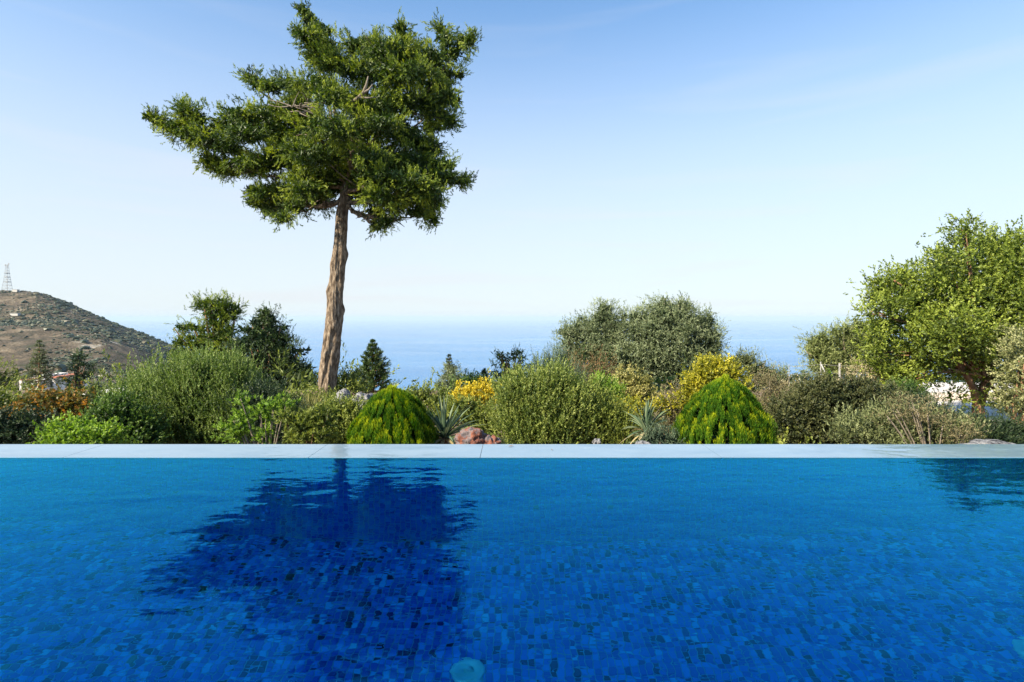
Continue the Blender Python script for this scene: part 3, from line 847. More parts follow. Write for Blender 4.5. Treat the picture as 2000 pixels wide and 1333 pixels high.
CY = [(592, 20, 8, 6), (600, 33, 16, 11), (615, 48, 20, 14), (630, 62, 24, 17), (598, 70, 22, 13), (582, 63, 10, 6), (640, 92, 30, 20), (610, 88, 22, 16), (655, 125, 38, 24), (620, 115, 22, 16),
      (694, 90, 22, 16), (720, 90, 32, 18), (740, 110, 50, 30), (782, 55, 14, 14), (786, 75, 18, 18), (765, 100, 45, 25), (800, 110, 35, 25),
      (862, 58, 12, 10), (868, 78, 20, 18), (905, 84, 20, 13), (918, 80, 10, 6), (880, 105, 28, 18), (850, 115, 35, 25), (815, 140, 45, 30), (700, 140, 50, 30), (760, 150, 55, 30),
      (865, 145, 34, 10), (896, 147, 12, 6), (850, 170, 38, 16), (870, 192, 30, 18), (888, 198, 14, 12), (840, 205, 40, 20), (860, 228, 30, 16), (880, 238, 12, 10), (845, 250, 28, 14), (790, 200, 45, 30),
      (488, 152, 14, 8), (505, 163, 22, 12), (530, 170, 30, 14), (560, 165, 28, 12), (585, 172, 32, 16), (620, 165, 35, 20), (650, 185, 45, 24), (580, 195, 30, 12), (690, 200, 55, 28), (740, 210, 55, 28),
      (290, 228, 10, 4), (310, 236, 20, 8), (335, 246, 26, 11), (358, 212, 10, 7), (366, 222, 20, 13), (385, 232, 22, 14), (365, 262, 32, 15), (380, 260, 32, 14, -.35), (412, 274, 36, 16, -.4), (345, 250, 24, 10, -.25), (445, 290, 40, 16, -.4), (400, 262, 40, 20), (420, 285, 40, 18), (440, 240, 40, 22),
      (470, 225, 38, 18), (480, 262, 50, 24), (520, 225, 45, 24), (540, 262, 55, 28), (590, 225, 50, 28), (600, 265, 60, 30), (650, 250, 60, 30), (700, 255, 60, 30), (750, 245, 55, 28), (790, 265, 50, 26), (825, 285, 38, 20), (845, 295, 22, 12),
      (410, 312, 20, 14), (425, 326, 28, 16), (450, 332, 34, 13), (475, 322, 34, 14), (505, 330, 26, 14), (530, 318, 34, 18), (560, 300, 45, 22), (610, 305, 50, 24), (660, 305, 55, 26), (710, 300, 55, 24), (720, 310, 38, 18, -1.3), (755, 310, 50, 26), (800, 315, 40, 24), (835, 315, 25, 14),
      (865, 322, 26, 10), (890, 352, 20, 7), (908, 352, 9, 4), (870, 345, 28, 15), (845, 345, 35, 20), (810, 355, 45, 26), (770, 350, 50, 28), (730, 345, 50, 28), (690, 345, 45, 24), (640, 345, 40, 22), (600, 345, 35, 20),
      (494, 372, 13, 8), (510, 380, 24, 14), (500, 395, 20, 14), (535, 375, 32, 18), (565, 375, 35, 20), (600, 372, 35, 20), (540, 402, 30, 14), (528, 412, 14, 10), (552, 425, 15, 9), (575, 405, 24, 12), (620, 385, 26, 16),
      (620, 400, 24, 14), (645, 370, 30, 18), (700, 380, 30, 20), (740, 385, 35, 24), (735, 415, 20, 18), (736, 440, 12, 14), (752, 432, 14, 12), (775, 400, 32, 22), (800, 385, 40, 24), (835, 375, 35, 20), (842, 398, 26, 16), (838, 420, 14, 12), (848, 432, 6, 6), (810, 415, 20, 10)]
rng = R(3)
lst = []
for l in CY:
    w = max(0.0, 1 - abs(l[0] - 665) / 330)
    if len(l) > 4:
        lst.append(l); continue
    dy = rng.uniform(-1, 1) * (0.25 + 1.5 * w)
    lst.append((*l, dy))
    if l[2] >= 34 and w > 0.4:
        lst.append((l[0] + rng.uniform(-12, 12), l[1] + rng.uniform(-6, 6), l[2] * 0.9, l[3] * 0.85, -dy * 1.1))
# keep the outline where the photograph has it: rescale for the changed distance
LC = lobes_px(YT, lst, 1.25)
small = np.array([l[1] > 300 for l in lst]); LC[small, 3:] *= 1.15
LC[~small, 3:] *= 1.03
LC[:, 5] *= 0.84
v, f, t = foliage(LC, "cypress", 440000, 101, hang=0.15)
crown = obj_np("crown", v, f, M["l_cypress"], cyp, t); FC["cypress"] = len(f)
# limbs from the trunk into the crown
rng = R(5)
tr_pts = cps
for q, (bi, tx, ty, tyy, r0) in enumerate([(175, 500, 160, 0.2, .055), (165, 300, 232, 0.1, .075), (160, 420, 320, -0.3, .05), (150, 500, 385, 0.2, .05), (170, 600, 60, 0.3, .06), (180, 790, 60, -0.3, .06),
                                    (175, 910, 85, -0.2, .06), (160, 880, 195, 0.4, .055), (150, 900, 352, -0.1, .055), (148, 842, 420, 0.2, .045), (150, 740, 435, -0.5, .045), (152, 560, 420, -0.6, .04),
                                    (165, 700, 250, -1.6, .05), (160, 590, 230, -1.3, .05), (170, 740, 150, -1.2, .05), (155, 780, 330, -1.5, .05), (155, 650, 290, 1.6, .05), (165, 800, 260, 1.4, .05), (172, 640, 170, 1.3, .05)]):
    b0 = tr_pts[min((bi + 34) * 460 // 260 + rng.integers(-3, 4), 450)]
    tip = P(tx, ty, YT + tyy); tip = b0 + (tip - b0) * .88
    mid = b0 * 0.45 + tip * 0.55 + np.array([0, 0, -0.25]) + rng.normal(size=3) * 0.12
    pts = bez(b0, mid, tip, 14); pts[2:-1] += rng.normal(size=(11, 3)) * 0.03
    ps = [tube_vf(pts, np.linspace(r0, r0 * 0.2, 14), 8, 0.06, q)]
    for _ in range(9):
        s_ = rng.integers(4, 13); e = pts[s_] + rng.normal(size=3) * np.array([.28, .28, .14]) + np.array([0, 0, .12])
        ps.append(tube_vf(bez(pts[s_], (pts[s_] + e) / 2 + rng.normal(size=3) * .06, e, 6), np.linspace(.02, .005, 6), 5, 0.05, q))
    v, f = join_vf(ps)
    obj_np("branch", v, f, M["bark_cypress"], cyp, smooth=True)
# the bare limb that shows in the gap of the crown, and a dead twiggy branch
ps = [tube_vf(np.array([P(688, 200, YT - .9), P(700, 192, YT - 1.25), P(711, 180, YT - 1.4), P(716, 165, YT - 1.45), P(719, 150, YT - 1.35)]), [.045, .04, .034, .026, .012], 8, .08),
      tube_vf(np.array([P(711, 181, YT - 1.4), P(720, 176, YT - 1.45), P(728, 165, YT - 1.4)]), [.025, .02, .01], 7, .08),
      tube_vf(np.array([P(703, 190, YT - 1.3), P(716, 192, YT - 1.4), P(735, 190, YT - 1.35)]), [.022, .018, .008], 7, .08)]
v, f = join_vf(ps); props(obj_np("branch", v, f, M["bark_grey"], cyp, smooth=True), "bare forked limb showing in the gap of the crown")
ps = []
for _ in range(24):
    a = P(rng.uniform(565, 620), rng.uniform(200, 226), YT - 1.35 + rng.normal() * .15); e = a + rng.normal(size=3) * np.array([.25, .15, .12])
    ps.append(tube_vf(bez(a, (a + e) / 2 + rng.normal(size=3) * .04, e, 5), np.linspace(.014, .005, 5), 4, .05))
v, f = join_vf(ps); props(obj_np("branch", v, f, M["bark_grey"], cyp, smooth=True), "dead grey twigs in the middle of the crown")

# ------------------------------------------------------------------ conifers beyond the garden
plant("cypress_tree", "broad-topped open conifer against the sea, between the hill and its denser dark neighbour", "tree", 24,
      [(392, 600, 14, 6), (412, 596, 28, 10), (440, 600, 24, 12), (425, 612, 34, 12), (455, 620, 14, 6), (352, 641, 12, 3), (372, 640, 18, 6), (395, 645, 18, 7), (420, 632, 20, 10), (445, 648, 26, 9), (425, 660, 28, 14), (460, 668, 14, 5),
       (352, 672, 16, 7), (385, 672, 32, 12), (415, 685, 40, 18), (360, 695, 24, 12), (450, 695, 28, 15), (345, 710, 14, 8), (395, 715, 55, 25), (440, 725, 45, 25), (400, 745, 60, 30)],
      "conifer", 34000, M["l_cypress"], 201, "bark_brown", 0.09, base_px=425, crown="crown", skel="trunk", scale=1.0, group="conifers below the garden")
plant("cypress_tree", "dense almost black conifer with upswept branches just left of the tall bare trunk", "tree", 20,
      [(517, 618, 14, 10), (505, 630, 20, 12), (528, 626, 12, 12), (482, 645, 14, 6), (505, 650, 28, 14), (545, 640, 12, 4), (540, 655, 20, 10), (515, 670, 40, 18), (555, 672, 12, 6), (480, 675, 22, 14), (550, 690, 28, 12), (585, 688, 12, 5), (515, 700, 45, 24),
       (565, 705, 26, 10), (598, 722, 14, 5), (575, 722, 30, 12), (530, 730, 55, 26), (590, 745, 24, 9), (608, 752, 8, 4), (480, 725, 35, 25), (555, 755, 50, 24), (500, 765, 50, 24), (595, 768, 22, 10)],
      "conifer", 44000, M["l_darkcon"], 202, "bark_brown", 0.09, base_px=520, crown="crown", skel="trunk", scale=0.9, group="conifers below the garden")


def cone_tree(name, label, tip_px, base_py, Y, half_px, n, mat, seed, group=None, leaf=0.13, whorls=11, lean=0.0, droop=0.0, power=0.9):
    """A young conifer: a leader with whorls of spreading branches."""
    rng = R(seed)
    top = P(*tip_px, Y); bot = P(tip_px[0], base_py, Y)
    H = top[2] - bot[2]; Rm = half_px / F * Y
    g = float(gz(bot[0], Y))
    o = thing(name, (bot[0], Y, g), label, "tree", group)
    v, f = tube_vf([(bot[0], Y, g), tuple(bot), tuple(top)], [H * .035, H * .03, H * .004], 7)
    obj_np("trunk", v, f, M["bark_brown"], o, smooth=True)
    POS, DIR, NN, T, br, LS = [], [], [], [], [], []
    lps = 12; per = max(2, n // (whorls * 8 * lps))
    for w in range(whorls):
        fr = (w + 0.3) / whorls
        rad_w = Rm * fr ** (power * 1.15) * rng.uniform(0.85, 1.15)
        nb = rng.integers(7, 11)
        a0 = rng.uniform(0, 6.28)
        for q in range(nb):
            a = a0 + q * 2 * math.pi / nb + rng.normal() * .2
            rr = rad_w * rng.uniform(0.6, 1.18)
            s = top + (bot - top) * fr
            d = np.array([math.cos(a), math.sin(a), 0.45 - droop + rng.normal() * .12])
            e = s + d * rr
            pts = bez(s, (s + e) / 2 - np.array([0, 0, rr * 0.12]), e, 5)
            LS.append(np.full(per, 0.38 + 0.62 * fr ** .6)); br.append(tube_vf(pts, np.linspace(H * .008, H * .002, 5), 4))
            m_ = per
            tpar = rng.uniform(0.15, 1.0, m_) ** 0.8
            pp = s + d * (tpar * rr)[:, None] - np.array([0, 0, 1]) * (rr * .12 * 4 * tpar * (1 - tpar) * .5)[:, None]
            pp = pp + rng.normal(size=(m_, 3)) * rr * 0.07
            sd = unit(unit(d) + rng.normal(size=(m_, 3)) * .45 + np.array([0, 0, .25]))
            POS.append(pp); DIR.append(sd); T.append(0.3 + 0.25 * tpar + rng.normal(size=m_) * .1)
    # leader
    m_ = 14; tl = rng.random(m_)
    POS.append(top + (bot - top) * (tl * 0.2)[:, None]); DIR.append(unit(rng.normal(size=(m_, 3)) * .5 + np.array([0, 0, 1.2]))); T.append(np.full(m_, .45)); LS.append(np.full(m_, .34))
    p = np.concatenate(POS); d = np.concatenate(DIR); t0 = np.concatenate(T); k = len(p)
    tl = np.tile(np.linspace(0, 1, lps), k); q = k * lps
    lf = np.repeat(np.concatenate(LS), lps) * leaf
    D = np.repeat(d, lps, 0)
    pos = np.repeat(p, lps, 0) + D * (tl * lf * 1.5)[:, None]
    perp = unit(np.cross(D, rng.normal(size=(q, 3))))
    ld = unit(D + perp * 0.8)
    nn = unit(D * 0.2 + rng.normal(size=(q, 3)) * .5 + np.array([0, 0, .6]))
    v = leaf_quads(pos, ld, nn, lf * rng.uniform(.7, 1.2, q), lf * .28 * rng.uniform(.8, 1.2, q))
    obj_np("crown", v, np.arange(len(v)).reshape(-1, 4), mat, o, np.clip(np.repeat(t0, lps) + rng.normal(size=q) * .07 + tl * .15, .02, .98))
    v, f = join_vf(br); props(obj_np("branches", v, f, M["bark_brown"], o), kind="stuff")
    FC[name + str(seed)] = q
    return o


GF = "young firs below the garden"
cone_tree("fir_tree", "pointed young fir standing against the sea just right of the tall bare trunk", (728, 665), 772, 15, 47, 15000, M["l_darkcon"], 211, GF, leaf=.085)
cone_tree("fir_tree", "thin spiky fir tip rising behind the pale round shrub left of the yellow shrub", (877, 694), 775, 15, 20, 3500, M["l_bluecon"], 212, GF, leaf=.075)
cone_tree("fir_tree", "tall slender open conifer in front of the brown hillside at far left", (77, 666), 760, 30, 32, 6000, M["l_bluecon"], 213, GF, leaf=.15, droop=.2)
cone_tree("fir_tree", "small dark fir in front of the pale roof at left", (187, 752), 810, 11, 25, 4500, M["l_darkcon"], 214, GF, leaf=.06)
cone_tree("fir_tree", "narrow dark sapling between the yellow shrub and the flat-topped little tree", (946, 722), 760, 15, 14, 1500, M["l_darkcon"], 215, GF, leaf=.07)
plant("cypress_tree", "stout dark conifer in front of the hillside, above the rusty shrub", "tree", 24,
      [(150, 700, 13, 8), (162, 712, 10, 6), (145, 718, 14, 10), (157, 735, 18, 12), (140, 750, 20, 14), (165, 762, 20, 14), (150, 780, 26, 16)], "conifer", 5500, M["l_darkcon"], 221, "bark_brown", .06, crown="crown", skel="trunk", scale=.8, group="conifers below the garden")
plant("cypress_tree", "small flat-topped tree with layered sprays against the sea, right of the yellow shrub", "tree", 15,
      [(978, 693, 14, 6), (1005, 692, 18, 6), (990, 700, 22, 8), (1020, 702, 10, 4), (985, 713, 22, 8), (1035, 716, 8, 3), (1015, 718, 18, 6), (972, 732, 15, 7), (1000, 733, 26, 10), (985, 748, 24, 10)],
      "conifer", 5500, M["l_mixed"], 222, "bark_brown", .05, crown="crown", skel="trunk", scale=.48, group="conifers below the garden")
plant("shrub", "pale grey-green round shrub with the fir tip behind it, left of the yellow shrub", "shrub", 14,
      [(880, 730, 16, 16), (878, 752, 22, 20), (893, 745, 14, 16), (880, 772, 24, 16)], "olive", 5000, M["l_olive"], 223, scale=.6, r0=.02)
plant("shrub", "small leafy green bush right behind the foot of the tall trunk", "shrub", 12,
      [(672, 745, 18, 14), (690, 755, 14, 12), (665, 765, 20, 14)], "broad", 3500, M["l_mixed"], 224, scale=.9, r0=.02)
plant("shrub", "low dark green bushes peeking up behind the yellow shrub", "shrub", 13,
      [(920, 742, 16, 11), (908, 752, 14, 10), (950, 752, 16, 8), (935, 760, 30, 12)], "broad", 3500, M["l_green"], 225, scale=.9, r0=.02)
plant("tree", "dark rounded tree at the left edge of the garden below the hill", "tree", 20,
      [(0, 740, 24, 22), (-40, 735, 40, 35), (15, 760, 20, 16), (-20, 770, 40, 20)], "olive", 6000, M["l_mixed"], 226, "bark_brown", .06, crown="crown", skel="trunk", scale=1.0)

# ------------------------------------------------------------------ olives and the big tree on the right
plant("olive_tree", "smaller grey-green olive tree, left one of the touching pair against the sea", "tree", 23,
      [(1180, 622, 30, 20), (1200, 640, 34, 25), (1150, 640, 26, 18), (1165, 660, 42, 30), (1120, 650, 22, 12), (1112, 668, 18, 16), (1130, 690, 32, 25), (1180, 690, 45, 35), (1105, 705, 14, 16), (1120, 722, 25, 20), (1170, 728, 45, 22), (1215, 710, 30, 35)],
      "olive", 52000, M["l_olive"], 301, "bark_grey", .06, crown="crown", skel="trunk", scale=1.2, group="olive trees")
plant("olive_tree", "larger round olive tree, right one of the touching pair against the sea", "tree", 22,
      [(1295, 604, 26, 16), (1322, 612, 28, 16), (1270, 628, 34, 24), (1310, 640, 48, 34), (1355, 632, 32, 24), (1245, 650, 30, 26), (1375, 652, 28, 22), (1280, 675, 50, 40), (1345, 680, 50, 38), (1392, 672, 22, 20), (1240, 700, 34, 36), (1395, 695, 18, 16), (1370, 710, 32, 28),
       (1300, 720, 50, 34), (1340, 735, 40, 22), (1260, 740, 40, 20), (1298, 590, 8, 8), (1330, 596, 8, 8)],
      "olive", 78000, M["l_olive"], 302, "bark_grey", .06, crown="crown", skel="trunk", scale=1.2, group="olive trees")
plant("olive_tree", "pale green olive behind the wire fence, left of the big leafy tree", "tree", 13,
      [(1600, 668, 24, 14), (1590, 690, 18, 18), (1625, 690, 34, 24), (1650, 655, 26, 14), (1665, 675, 36, 24), (1690, 640, 26, 14), (1700, 670, 34, 28), (1600, 715, 26, 16), (1650, 715, 44, 22), (1710, 705, 40, 28)],
      "olive", 26000, M["l_paleolive"], 303, "bark_grey", .04, crown="crown", skel="trunk", scale=.75, group="olive trees")
YB = 9.2
bx = P(1915, 0, YB)[0]; bz = float(gz(bx, YB))
big = thing("broadleaf_tree", (bx, YB, bz), "large leafy green tree with forked brown trunk on the right", "tree")
BT = [(1890, 452, 18, 12), (1870, 470, 30, 18), (1845, 490, 24, 14), (1905, 475, 34, 22), (1945, 480, 32, 22), (1980, 475, 30, 22), (2020, 480, 40, 30), (1870, 510, 46, 30), (1930, 520, 55, 36), (2000, 530, 60, 44), (1835, 528, 34, 24),
      (1805, 545, 34, 20), (1770, 545, 26, 12), (1740, 545, 20, 10), (1725, 560, 28, 16), (1760, 572, 40, 22), (1710, 585, 20, 14), (1690, 598, 12, 8), (1735, 600, 34, 20), (1715, 690, 30, 20), (1735, 725, 34, 18), (1768, 748, 30, 12), (1702, 655, 24, 14), (1800, 585, 46, 28), (1860, 570, 55, 36), (1930, 590, 60, 42), (2010, 610, 70, 60),
      (1705, 612, 18, 8), (1760, 630, 36, 22), (1725, 645, 26, 14), (1810, 630, 48, 30), (1870, 635, 50, 34), (1740, 668, 34, 20), (1775, 690, 42, 26), (1815, 675, 40, 28), (1930, 650, 55, 38), (1765, 715, 34, 22),
      (1890, 690, 46, 28), (1830, 715, 26, 16), (1920, 700, 40, 26), (1965, 690, 40, 40), (1875, 715, 26, 12), (2060, 580, 60, 90), (1935, 740, 24, 22), (1965, 735, 20, 26), (1800, 740, 34, 14), (1950, 780, 16, 8), (1860, 775, 20, 8)]
rng = R(8)
lst = []
for l in BT:
    w = 1 - min(1, abs(l[0] - 1900) / 230)
    dy = rng.uniform(-1, 1) * (0.2 + 1.0 * w) if l[1] < 735 else rng.uniform(-.3, .1)
    lst.append((*l, dy))
    if l[2] > 44: lst.append((l[0] + rng.uniform(-10, 10), l[1] + 5, l[2] * .9, l[3] * .9, -dy))
LB = lobes_px(YB, lst, 1.2)
v, f, t = foliage(LB, "broad", 100000, 311, scale=.95)
obj_np("crown", v, f, M["l_oak"], big, t); FC["big"] = len(f)
for nm, pts, r_ in (("trunk", [(1912, 850), (1914, 830), (1910, 800), (1912, 785)], [.115, .10, .085, .08]),
                    ("branch", [(1910, 790), (1903, 765), (1893, 742), (1880, 722), (1862, 700), (1830, 660), (1790, 610)], [.07, .055, .05, .045, .04, .03, .015]),
                    ("branch", [(1913, 788), (1920, 762), (1930, 738), (1935, 715), (1938, 680), (1930, 620), (1925, 540)], [.075, .068, .065, .06, .05, .04, .015]),
                    ("branch", [(1936, 705), (1955, 670), (1985, 620), (2010, 550)], [.045, .04, .03, .012]),
                    ("branch", [(1875, 716), (1850, 640), (1845, 570), (1860, 500)], [.035, .03, .022, .01])):
    c_ = np.array([P(a, b_, YB) for a, b_ in pts])
    if nm == "trunk": c_[0][2] = bz - .03
    tq = np.linspace(0, len(pts) - 1, 8 * len(pts))
    c_ = np.stack([np.interp(tq, np.arange(len(pts)), c_[:, k]) for k in range(3)], 1)
    v, f = tube_vf(c_, np.interp(tq, np.arange(len(pts)), r_), 14, .05, 3)
    obj_np(nm, v, f, M["bark_brown"], big, smooth=True)
stems((bx, YB, bz + .75), LB[::2], .03, 8, M["bark_brown"], big, "branches", fork=.4)["kind"] = "stuff"
plant("small_tree", "small grey-green holly-like tree cut by the right edge in front of the big tree", "tree", 7.4,
      [(2010, 690, 36, 30), (1990, 720, 26, 28), (2020, 750, 40, 40), (1985, 765, 24, 24), (1975, 790, 16, 14), (2000, 800, 26, 16), (2040, 700, 40, 60)],
      "broad", 15000, M["l_holly"], 312, "bark_brown", .035, crown="crown", skel="trunk", scale=.62, base_px=1990)

# ------------------------------------------------------------------ garden shrubs
plant("shrub", "big silvery green bush with upright feathery shoots left of the tall trunk", "shrub", 5.7,
      [(300, 770, 62, 44), (260, 790, 40, 30), (350, 740, 52, 36), (400, 730, 50, 32), (450, 745, 44, 32), (330, 800, 80, 50), (400, 790, 85, 55), (470, 790, 50, 42), (490, 815, 36, 45), (280, 830, 70, 40), (360, 845, 90, 40), (440, 850, 70, 40), (235, 850, 50, 30)],
      "twiggy", 115000, M["l_silver"], 401, r0=.012, depth=1.0)
plant("shrub", "dense rounded deep green mound at the left foot of the big silvery bush", "shrub", 5.1,
      sh([(232, 815, 46, 34), (222, 845, 48, 34), (262, 850, 40, 34)], 8), "small", 16000, M["l_green"], 402)
plant("shrub", "low bright lime green bush touching the marble edge at left", "shrub", 4.5,
      [(118, 856, 20, 16), (140, 858, 24, 20), (172, 862, 26, 22), (198, 866, 18, 18), (104, 872, 14, 14), (150, 880, 45, 20)], "small", 13000, M["l_lime"], 403, scale=1.0)
plant("shrub", "shrub with glossy rust-orange and green leaves in front of the white house", "shrub", 6.4,
      sh([(62, 776, 20, 12), (95, 764, 28, 16), (130, 762, 26, 16), (150, 775, 20, 14), (75, 795, 44, 24), (120, 795, 38, 24), (45, 810, 22, 16), (95, 825, 44, 20), (22, 790, 10, 10), (25, 815, 16, 12)], 27), "round_leaf", 15000, M["l_rust"], 404)
plant("shrub", "brownish olive thicket between the rusty shrub and the deep green mound", "shrub", 6.8,
      sh([(150, 800, 34, 20), (185, 805, 28, 20), (165, 830, 40, 22), (130, 845, 40, 20)], 14), "dry", 9000, M["l_bronze_shade"], 405)
plant("shrub", "dark blue-green shrubs in the lower left corner of the garden", "shrub", 5.4,
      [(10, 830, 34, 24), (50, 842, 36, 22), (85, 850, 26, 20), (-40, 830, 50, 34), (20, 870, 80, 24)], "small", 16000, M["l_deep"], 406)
plant("shrub", "mid green shrub by the left edge, behind the rusty shrub", "shrub", 9,
      sh([(0, 780, 26, 18), (30, 790, 20, 16), (55, 775, 14, 14), (-40, 790, 40, 30), (20, 810, 34, 20)], 8), "broad", 7000, M["l_mixed"], 407, scale=.8)
plant("shrub", "dark blue-green feathery bush between the silvery bush and the broad-leaved shrub", "shrub", 5.5,
      [(500, 790, 36, 30), (530, 800, 30, 26), (515, 830, 45, 34), (560, 830, 30, 26), (540, 858, 50, 24)], "twiggy", 26000, M["l_deep"], 408)
plant("shrub", "broad-leaved bright green shrub arching left below the trunk", "shrub", 4.5,
      [(508, 800, 7, 9), (533, 790, 12, 8), (548, 798, 14, 9), (520, 812, 12, 7), (470, 782, 8, 8), (470, 830, 16, 22), (525, 850, 14, 10), (455, 845, 18, 16), (560, 795, 12, 8)], "long_leaf", 3600, M["l_lime"], 409, bark="bark_grey", scale=.55, base_px=520)
plant("shrub", "shrub of mixed green, yellow and orange leaves on thin stems in front of the trunk", "shrub", 4.4,
      [(558, 812, 12, 10), (575, 822, 14, 10), (600, 835, 26, 14), (625, 815, 18, 12), (640, 808, 12, 9), (590, 858, 24, 12), (620, 850, 24, 14), (570, 858, 10, 10)], "long_leaf", 5200, M["l_mixed"], 410, bark="bark_brown", scale=.55, base_px=595)
plant("shrub", "fine-leaved grey-green bush between the trunk and the left golden cedar", "shrub", 5.0,
      [(660, 800, 26, 16), (690, 810, 26, 20), (650, 830, 34, 24), (690, 840, 34, 26), (670, 860, 50, 20)], "small", 20000, M["l_mixed"], 411, scale=.75)


def grass_tuft(name, label, Y, px0, px1, top, n, mat, seed, L=0.4):
    rng = R(seed)
    x0, x1 = P(px0, 0, Y)[0], P(px1, 0, Y)[0]
    cx = (x0 + x1) / 2
    g = float(gz(cx, Y)); zt = P(0, top, Y)[2]
    o = thing(name, (cx, Y, g), label, "grass tuft")
    V, Fq, T = [], [], []
    for i_ in range(n):
        a = rng.uniform(0, 6.28); lean = rng.uniform(.05, .5)
        b0 = np.array([rng.uniform(x0, x1), Y + rng.normal() * .12, g])
        h = (zt - g) * rng.uniform(.7, 1.02)
        tip = b0 + np.array([math.cos(a) * lean * L, math.sin(a) * lean * L, h])
        w = .012
        c = bez(b0, (b0 + tip) / 2 + np.array([0, 0, h * .15]), tip, 5)
        s = unit(np.array([math.sin(a * 3), math.cos(a * 3), 0]))
        off = len(V)
        for q, pt in enumerate(c):
            ww = w * (1 - q / 4.2); V.append(pt - s * ww); V.append(pt + s * ww)
        for q in range(4): Fq.append((off + 2 * q, off + 2 * q + 1, off + 2 * q + 3, off + 2 * q + 2)); T.append(rng.uniform(.1, .9))
    obj_np("foliage", np.array(V), np.array(Fq), mat, o, T)
    return o


grass_tuft("grass_tuft", "tuft of straw-green blades left of the foot of the tall trunk", 6.0, 575, 635, 768, 520, M["l_cream"], 421)

plant("shrub", "bright yellow flowering shrub right of the spiky blades", "shrub", 6.4,
      [(905, 770, 14, 11), (925, 768, 18, 14), (945, 760, 14, 10), (955, 775, 16, 14), (930, 785, 22, 12), (912, 785, 16, 8), (960, 790, 8, 8)], "round_leaf", 7500, M["l_yellow"], 431, scale=.6)
plant("shrub", "brownish green bush below the yellow shrub", "shrub", 5.6,
      [(940, 815, 28, 18), (960, 835, 26, 20), (935, 845, 24, 18), (900, 800, 30, 14)], "small", 13000, M["l_mixed"], 432, scale=.8)
plant("shrub", "low green and straw coloured growth between left golden cedar and yellow shrub", "shrub", 6.6,
      [(820, 785, 24, 12), (850, 782, 28, 14), (880, 800, 30, 18), (850, 820, 50, 25), (790, 790, 30, 18)], "small", 14000, M["l_mixed"], 433, scale=.9)
plant("shrub", "broad yellow-green bush in the middle of the garden edge", "shrub", 5.2,
      [(1010, 785, 30, 24), (1045, 770, 42, 26), (1085, 775, 36, 24), (1120, 800, 32, 28), (1010, 825, 40, 34), (1060, 815, 52, 38), (1110, 840, 46, 34), (1030, 855, 50, 28), (1080, 862, 60, 24)],
      "twiggy", 78000, M["l_center"], 434, scale=1.15)
plant("shrub", "darker grey-green bush with upright twigs, right of the broad yellow-green bush", "shrub", 5.3,
      [(1150, 800, 26, 22), (1180, 815, 34, 26), (1160, 840, 38, 28), (1205, 845, 34, 24), (1180, 862, 50, 20)], "twiggy", 34000, M["l_mixed"], 435)
plant("rosemary_bush", "rosemary with tall blue-green spikes against the sea, in front of the left olive", "shrub", 6.6,
      [(1055, 745, 26, 18), (1085, 735, 22, 22), (1095, 725, 9, 30), (1070, 720, 12, 12), (1050, 722, 6, 12), (1120, 750, 24, 18), (1085, 760, 40, 16)], "needle", 16000, M["l_rosem"], 436, scale=.9)
plant("shrub", "shrub with reddish tips in front of the left olive tree", "shrub", 9,
      [(1130, 715, 20, 12), (1165, 712, 22, 13), (1185, 725, 16, 12), (1145, 738, 32, 16), (1180, 750, 30, 16)], "dry", 7000, M["l_red"], 437, scale=1.2)
plant("shrub", "cream and green variegated shrub in front of the larger olive", "shrub", 7.6,
      [(1222, 738, 18, 14), (1245, 748, 20, 14), (1215, 760, 24, 16), (1260, 770, 22, 14), (1235, 780, 32, 18)], "round_leaf", 9000, M["l_cream"], 438, scale=.7)
plant("shrub", "bright green and yellow leafy shrub left of the cream variegated one", "shrub", 7.2,
      [(1175, 752, 18, 12), (1190, 770, 22, 16), (1170, 785, 22, 14), (1200, 800, 24, 18)], "small", 9000, M["l_lime"], 439, scale=.9)
plant("shrub", "loose bush with scattered golden leaves behind the right yucca", "shrub", 6.0,
      [(1215, 810, 26, 18), (1245, 800, 24, 18), (1200, 830, 24, 20), (1235, 838, 30, 20), (1225, 860, 34, 16), (1300, 790, 20, 14)], "round_leaf", 11000, M["l_euony"], 440, scale=.55)
plant("shrub", "dry brown twiggy shrub between the right yucca and the golden round bush", "shrub", 6.1,
      [(1310, 800, 18, 22), (1335, 815, 20, 22), (1300, 830, 20, 20), (1330, 848, 30, 20), (1325, 778, 12, 14)], "dry", 10000, M["l_dry"], 441)
plant("juniper", "low blue-green creeping juniper below the right yucca", "shrub", 4.6,
      [(1285, 850, 18, 9), (1305, 858, 20, 9), (1270, 862, 20, 10), (1320, 866, 18, 8)], "juniper", 7000, M["l_rosem"], 442, scale=.6)
plant("shrub", "rounded golden-yellow bush behind the right golden cedar", "shrub", 5.9,
      [(1395, 722, 22, 13), (1372, 735, 24, 16), (1415, 735, 22, 16), (1390, 755, 40, 24), (1355, 765, 18, 16), (1345, 785, 14, 16), (1430, 760, 18, 20)], "small", 20000, M["l_euony"], 443, scale=1.0)
plant("shrub", "pale silvery bush behind and right of the golden-yellow bush", "shrub", 11,
      [(1435, 707, 22, 12), (1460, 705, 20, 12), (1475, 722, 22, 18), (1430, 730, 24, 18), (1470, 750, 34, 22), (1495, 742, 14, 14)], "olive", 11000, M["l_sage"], 444, scale=.55)
plant("shrub", "small dark green shrub standing just under the sea between olive and fence", "shrub", 11,
      [(1505, 728, 14, 9), (1525, 735, 16, 10), (1500, 745, 16, 12), (1545, 742, 16, 9), (1530, 755, 36, 14), (1572, 738, 14, 10), (1590, 750, 22, 14)], "olive", 7000, M["l_olive"], 445, scale=.5)
